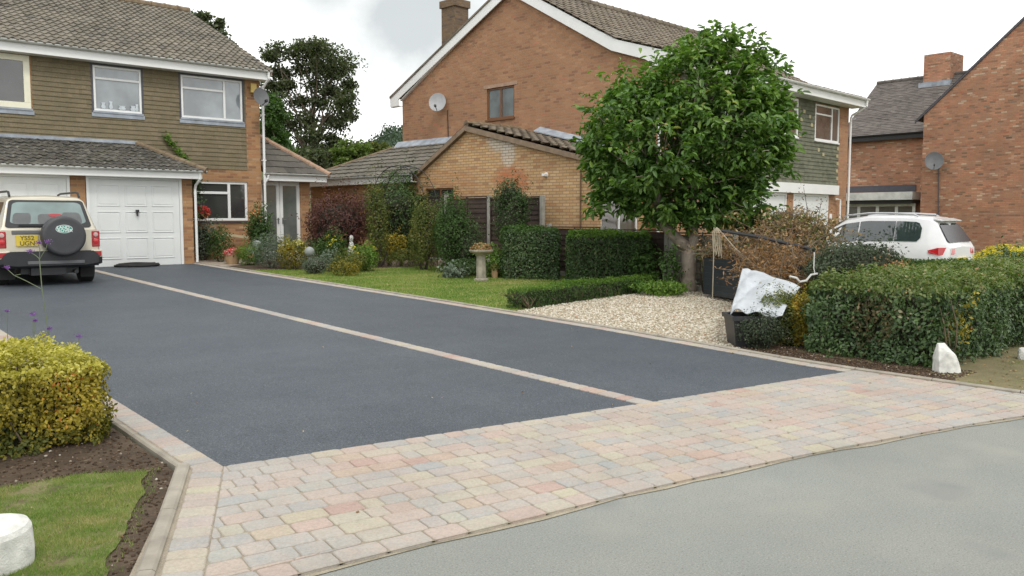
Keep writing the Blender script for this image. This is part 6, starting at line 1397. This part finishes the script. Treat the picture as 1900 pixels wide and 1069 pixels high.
# ---- heap of cut branches in the trailer
def heap():
    P=[];tw=MB(); c=at3(1440,470,15.1); o0=np.array([c[0],c[1],G(c[0],c[1])]); t=empty('branch_heap',tuple(o0),0,'heap of dead brown cut branches filling the black trailer','branches')
    cen=[(1330,470,16.2,.42),(1370,455,15.9,.5),(1410,460,15.6,.55),(1440,430,15.4,.45),(1480,425,15.2,.42),(1500,455,14.9,.5),(1460,480,14.6,.5),(1420,500,14.3,.42),(1390,490,14.8,.45),(1475,405,15.4,.3),(1350,490,15.6,.35),(1450,510,13.6,.35),(1520,410,15.4,.32),(1410,480,15.1,.5),(1425,500,13.8,.30),(1450,515,13.2,.34),(1478,528,12.9,.34),(1430,490,13.9,.32),(1470,500,13.3,.36),(1490,505,13.3,.3),(1350,440,16.4,.35),(1440,455,15.2,.55)]
    rust=[];olive=[];brown=[]
    nAv=np.array([nA.x,nA.y,0]); pA=np.array([cA.x,cA.y,0])-o0
    def push(p):
        d=(p-np.array([pA[0],pA[1],0]))@nAv; al=(p-np.array([pA[0],pA[1],0]))@np.array([dA.x,dA.y,0]); low=(p[:,2]<.95)&(al<1.75); return p+nAv*np.where(low&(d<.10),.10-d,0)[:,None]
    for k in range(780):
        px,py,Z,r=cen[rng.integers(len(cen))]; q=np.array(at3(px,py,Z))+rng.normal(size=3)*r*np.array([.5,.5,.30]); d=unit((rng.normal(size=(1,3))*np.array([1,1,.5])))[0]; L=rng.uniform(.35,.95); a=push((q-o0)[None])[0]; b2=push((a+d*L)[None])[0]
        n=int(rng.integers(14,34)); u=rng.uniform(0,1,n)[:,None]; pp=a*(1-u)+b2*u+rng.normal(size=(n,3))*.045; pp=push(pp)
        zlim=1.12+.52*min(1,max(0,(px-1380)/70)) if px<1500 else 1.5
        if max(a[2],b2[2])+o0[2]>zlim+rng.uniform(0,.2)+.25*(rng.uniform()<.06): continue
        kind=rng.uniform(); tube_np(tw,a,b2,.010,.003,4,.12,4); (rust if py>485 or kind<.15 else olive if kind<.34 else brown).append(pp)
    tw.build('twigs',M['twigl'],t)
    for nm,l,mt,w in (('brown_leaves',brown,LM['brown'],.45),('rusty_leaves',rust,LM['rust'],.25),('olive_leaves',olive,LM['olive'],.4)):
        Pq=np.concatenate(l); leaves(nm,Pq,rng.normal(size=Pq.shape)+np.array([0,0,.4]),rng.uniform(.04,.10,len(Pq)),mt,t,None,w)
    # dense inside of the heap
    bm=bmesh.new(); 
    for px,py,Z,r in cen:
        c=Vector(at3(px,py+14,Z))-Vector(o0); cq=push(np.array([[c.x,c.y,.5]])-np.array([nA.x,nA.y,0])*(r*.62+.08))[0]+np.array([nA.x,nA.y,0])*(r*.62+.08); c=Vector((cq[0],cq[1],c.z)); bmesh.ops.create_icosphere(bm,subdivisions=2,radius=r*.55,matrix=Matrix.Translation((c.x,c.y,max(.25,c.z-.12))))
    me=bpy.data.meshes.new('packed_branches'); bm.to_mesh(me); bm.free(); me.materials.append(M['twig']); o=bpy.data.objects.new('packed_branches',me); COL.objects.link(o); o.parent=t
heap()
# ---- tall purple verbena in front of the drive
def verbena():
    base=at3(104,650,7.4); x,y=base[0],base[1]; Z=7.45; o0=Vector((x,y,G(x,y)))
    def mk(lines,fl,label):
        t=empty('verbena_plant',tuple(o0),0,label,'flower','tall purple verbenas behind the golden hedge'); mb=MB()
        for l,r in lines: mb.tube([Vector(at3(px,py,Z))-o0 for px,py in l],r,6)
        mb.build('stem',M['stem'],t)
        for px,py,s in fl:
            c=np.array(at3(px,py,Z))-np.array(o0); n=90; P=c+rng.normal(size=(n,3))*np.array([.011,.011,.0065])*s; leaves('flower_head',P,rng.normal(size=P.shape)+np.array([0,0,1]),.011,LM['purple'],t,None,.8)
    mk([([(96,720),(90,625),(86,590),(78,538),(74,490),(73,480)],.0045),([(73,482),(85,462),(88,452)],.003),([(73,480),(66,474),(57,469)],.003),([(73,482),(74,462),(72,454)],.003),([(78,537),(50,522),(26,511),(14,500)],.0035),([(28,511),(38,509)],.003)],[(71,450,1.1),(89,448,1.1),(56,466,1.2),(13,496,1.1)],'tallest purple verbena, its branched stem crossing the beige car')
    mk([([(70,720),(62,640),(61,590)],.003),([(64,620),(65,596)],.003),([(95,700),(91,640),(92,612)],.003),([(85,700),(83,628)],.003)],[(61,583,1.1),(65,594,.6),(92,609,.9),(83,624,.7)],'short purple verbena against the dark tarmac left of the tallest one')
    mk([([(140,720),(146,650),(146,628)],.003)],[(146,624,1.3)],'single low purple verbena head above the right end of the golden hedge')
    mk([([(18,720),(14,620),(13,578)],.003)],[(13,577,.5)],'nearly bare verbena stem at the far left')
verbena()
# ---- grass, gravel stones, crumbs of soil, fallen leaves
def grass(name,poly,n,h,label,w=.006,off=.012,mask=None,mat=None,fq=.45):
    P=scatter(poly,n)
    if mask is not None: P=P[mask(P)]
    n=len(P); z=Gn(P)+off; a=rng.uniform(0,2*math.pi,n); hh=h*rng.uniform(.4,1.2,n); ln=rng.normal(0,.45,(n,2))*hh[:,None]; dx=np.cos(a)*w/2; dy=np.sin(a)*w/2
    V=np.zeros((n,3,3)); V[:,0]=np.stack([P[:,0]-dx,P[:,1]-dy,z],1); V[:,1]=np.stack([P[:,0]+dx,P[:,1]+dy,z],1); V[:,2]=np.stack([P[:,0]+ln[:,0],P[:,1]+ln[:,1],z+hh],1)
    F=np.arange(n*3).reshape(-1,3); P3=np.stack([P[:,0],P[:,1],0*z],1); tone=np.clip(.45+.34*sn(P3,fq,3)+.24*sn(P3,fq*3.3,7)+rng.normal(0,.2,n),0,1)
    o=npmesh(name,V.reshape(-1,3),F,mat or LM['grass'],None,np.repeat(tone,3)); tag(o,label,kind='stuff'); return o
grass('grass',LG,190000,.024,'short mown grass on the front verge, bottom left',.0032,.012,lambda P: sn(np.stack([P[:,0],P[:,1],0*P[:,0]],1),1.5,12)>-.28+rng.uniform(-.45,.45,len(P)),None,1.1)
def ragged(poly):
    c=np.array(poly).mean(0)
    return [tuple(c+(np.array(p)-c)*1.06) for p in poly]
grass('grass',ragged(LG),14000,.022,'ragged grass at the rim of the verge',.0035,.006)
grass('grass',LAWN,75000,.035,'mown grass of the back lawn',.012)
VG=[(8.78,3.3),(8.78,2.0),(11,1.1),(14,.5),(16,3.3),(9.5,3.45)]
grass('grass',VG,5000,.03,'thin patchy grass on the dry verge at the right',.005,.013,lambda P: sn(np.stack([P[:,0],P[:,1],0*P[:,0]],1),.5,8)>.0)
def pebbles(name,poly,n,s,mat,label,off=.008,mask=None,flat=.6):
    bm=bmesh.new(); bmesh.ops.create_icosphere(bm,subdivisions=1,radius=1); B=np.array([v.co[:] for v in bm.verts]); FB=np.array([[v.index for v in f.verts] for f in bm.faces]); bm.free(); B=B[:,:]
    P=scatter(poly,n); 
    if mask is not None: P=P[mask(P)]
    n=len(P); V=B[None]*rng.uniform(.75,1.2,(n,len(B),1)); sc=s*rng.uniform(.5,1.2,(n,1,1))*rng.uniform(.7,1.2,(n,1,3))*np.array([1,1,flat]); V=V*sc
    a=rng.uniform(0,6.28,n); ca,sa=np.cos(a)[:,None],np.sin(a)[:,None]; X=V[...,0]*ca-V[...,1]*sa;Y=V[...,0]*sa+V[...,1]*ca; V=np.stack([X+P[:,0:1],Y+P[:,1:2],V[...,2]+(Gn(P)+off)[:,None]+s*.2],2)
    F=(np.arange(n)[:,None,None]*len(B)+FB[None]).reshape(-1,3); o=npmesh(name,V.reshape(-1,3),F,mat,None,np.repeat(rng.uniform(0,1,n),len(B))); tag(o,label,kind='stuff')
M['peb']=leaf_mat('gravel_stone',[(0,(.30,.25,.18)),(.3,(.46,.41,.31)),(.6,(.56,.51,.41)),(.85,(.66,.63,.55)),(1,(.36,.22,.13))],0,.8,.2)
M['crumb']=leaf_mat('soil_crumb',[(0,(.04,.027,.018)),(.7,(.09,.062,.042)),(.97,(.14,.10,.07)),(1,(.45,.42,.35))],0,.95,.1)
pebbles('gravel',GRAV,24000,.022,M['peb'],'cream and buff gravel beside the drive')
pebbles('soil_crumbs',[(1.86,9),(1.86,5.45),(1.15,3.95),(.85,3.3),(-3,3.6),(-3,9)],16000,.011,M['crumb'],'crumbs of dug soil in the front bed',.006,lambda P:~inpoly(P,LG),.8)
pebbles('soil_crumbs',[(8.76,5.95),(8.76,3.4),(9.6,3.4),(9.6,5.9)],4000,.012,M['crumb'],'crumbs of soil under the right hedge',.01,None,.8)
def litter(poly,n,label):
    P=scatter(poly,n); P3=np.stack([P[:,0],P[:,1],Gn(P)+.022],1); N=rng.normal(size=P3.shape)*.25+np.array([0,0,1]); tag(leaves('fallen_leaves',P3,N,rng.uniform(.02,.045,n),LM['litter'],None,None,.6),label,kind='stuff')
litter([(8.76,5.9),(8.76,2.3),(11,1.6),(14,3.4),(9.6,3.8),(9.5,5.9)],420,'fallen leaves under the right hedge')
litter(LG,60,'fallen leaves on the front grass'); litter(LAWN,120,'fallen leaves on the back lawn')
litter([(2.2,5.4),(1.3,3.6),(8.6,2.2),(8.5,9),(2.2,9)],26,'stray leaf scraps on the drive and paving')
# ------------------------------------------------ sky, sun, camera
w=bpy.data.worlds.new('World'); S.world=w; w.use_nodes=True; nt=w.node_tree; nt.nodes.clear(); T=NT(nt)
out=T.n('ShaderNodeOutputWorld'); bg=T.n('ShaderNodeBackground'); T.l(bg.outputs[0],out.inputs[0]); bg.inputs[1].default_value=.11
SE,SA=R_(52),R_(200)
sky=T.n('ShaderNodeTexSky',sky_type='NISHITA'); sky.sun_disc=False; sky.sun_elevation=SE; sky.sun_rotation=SA; sky.dust_density=2.5
tc=T.n('ShaderNodeTexCoord'); mp=T.n('ShaderNodeMapping'); mp.inputs['Scale'].default_value=(1,1,2.6); T.l(tc.outputs['Generated'],mp.inputs[0])
k=T.noise(2.1,6,.55,mp.outputs[0])
cl=T.ramp(k,[(.30,(10.4,10.6,10.6)),(.42,(12.4,12.5,12.4)),(.60,(15.5,15.5,15.3))])
# one greyer bank of cloud in the gap between the houses
dz=at3(770,40,1); dd=Vector(dz)-Vector((0,0,H)); dd.normalize()
vm=T.n('ShaderNodeVectorMath',operation='DISTANCE'); T.l(tc.outputs['Generated'],vm.inputs[0]); vm.inputs[1].default_value=dd
dist=T.math('ADD',vm.outputs['Value'],T.math('MULTIPLY',T.math('SUBTRACT',T.noise(9,6,.6),.5),.16)); gk=T.ramp(dist,[(.03,g3(1)),(.125,g3(0))])
d2=at3(600,-22,1); e2=Vector(d2)-Vector((0,0,H)); e2.normalize(); vm2=T.n('ShaderNodeVectorMath',operation='DISTANCE'); T.l(tc.outputs['Generated'],vm2.inputs[0]); vm2.inputs[1].default_value=e2
g2=T.ramp(T.math('ADD',vm2.outputs['Value'],T.math('MULTIPLY',T.math('SUBTRACT',T.noise(7,6,.6),.5),.12)),[(.02,g3(.8)),(.07,g3(0))])
gk=T.math('MAXIMUM',gk,g2)
cl=T.mix(T.math('MULTIPLY',gk,.92),cl,(6.2,6.6,6.6))
mx=T.mix(.93,sky.outputs[0],cl); T.l(mx,bg.inputs[0])
sd=bpy.data.lights.new('sun','SUN'); sd.energy=1.3; sd.angle=R_(12); sd.color=(1,.96,.90); so=bpy.data.objects.new('sun',sd); COL.objects.link(so)
dv_=Vector((math.sin(SA)*math.cos(SE),math.cos(SA)*math.cos(SE),math.sin(SE))); so.rotation_euler=dv_.to_track_quat('Z','Y').to_euler()
cd=bpy.data.cameras.new('camera'); cd.sensor_width=36; cd.lens=FPX/1900*36; cd.clip_end=3000; cd.clip_start=.05
co=bpy.data.objects.new('camera',cd); COL.objects.link(co); co.location=(0,0,H); co.rotation_euler=(math.pi/2-PITCH,0,-YAW); S.camera=co
S.view_settings.view_transform='Standard'; S.view_settings.look='None'; S.view_settings.gamma=1; S.view_settings.exposure=0.0
S.render.engine='CYCLES'; S.cycles.max_bounces=6; S.cycles.transparent_max_bounces=4; S.cycles.caustics_reflective=False; S.cycles.caustics_refractive=False
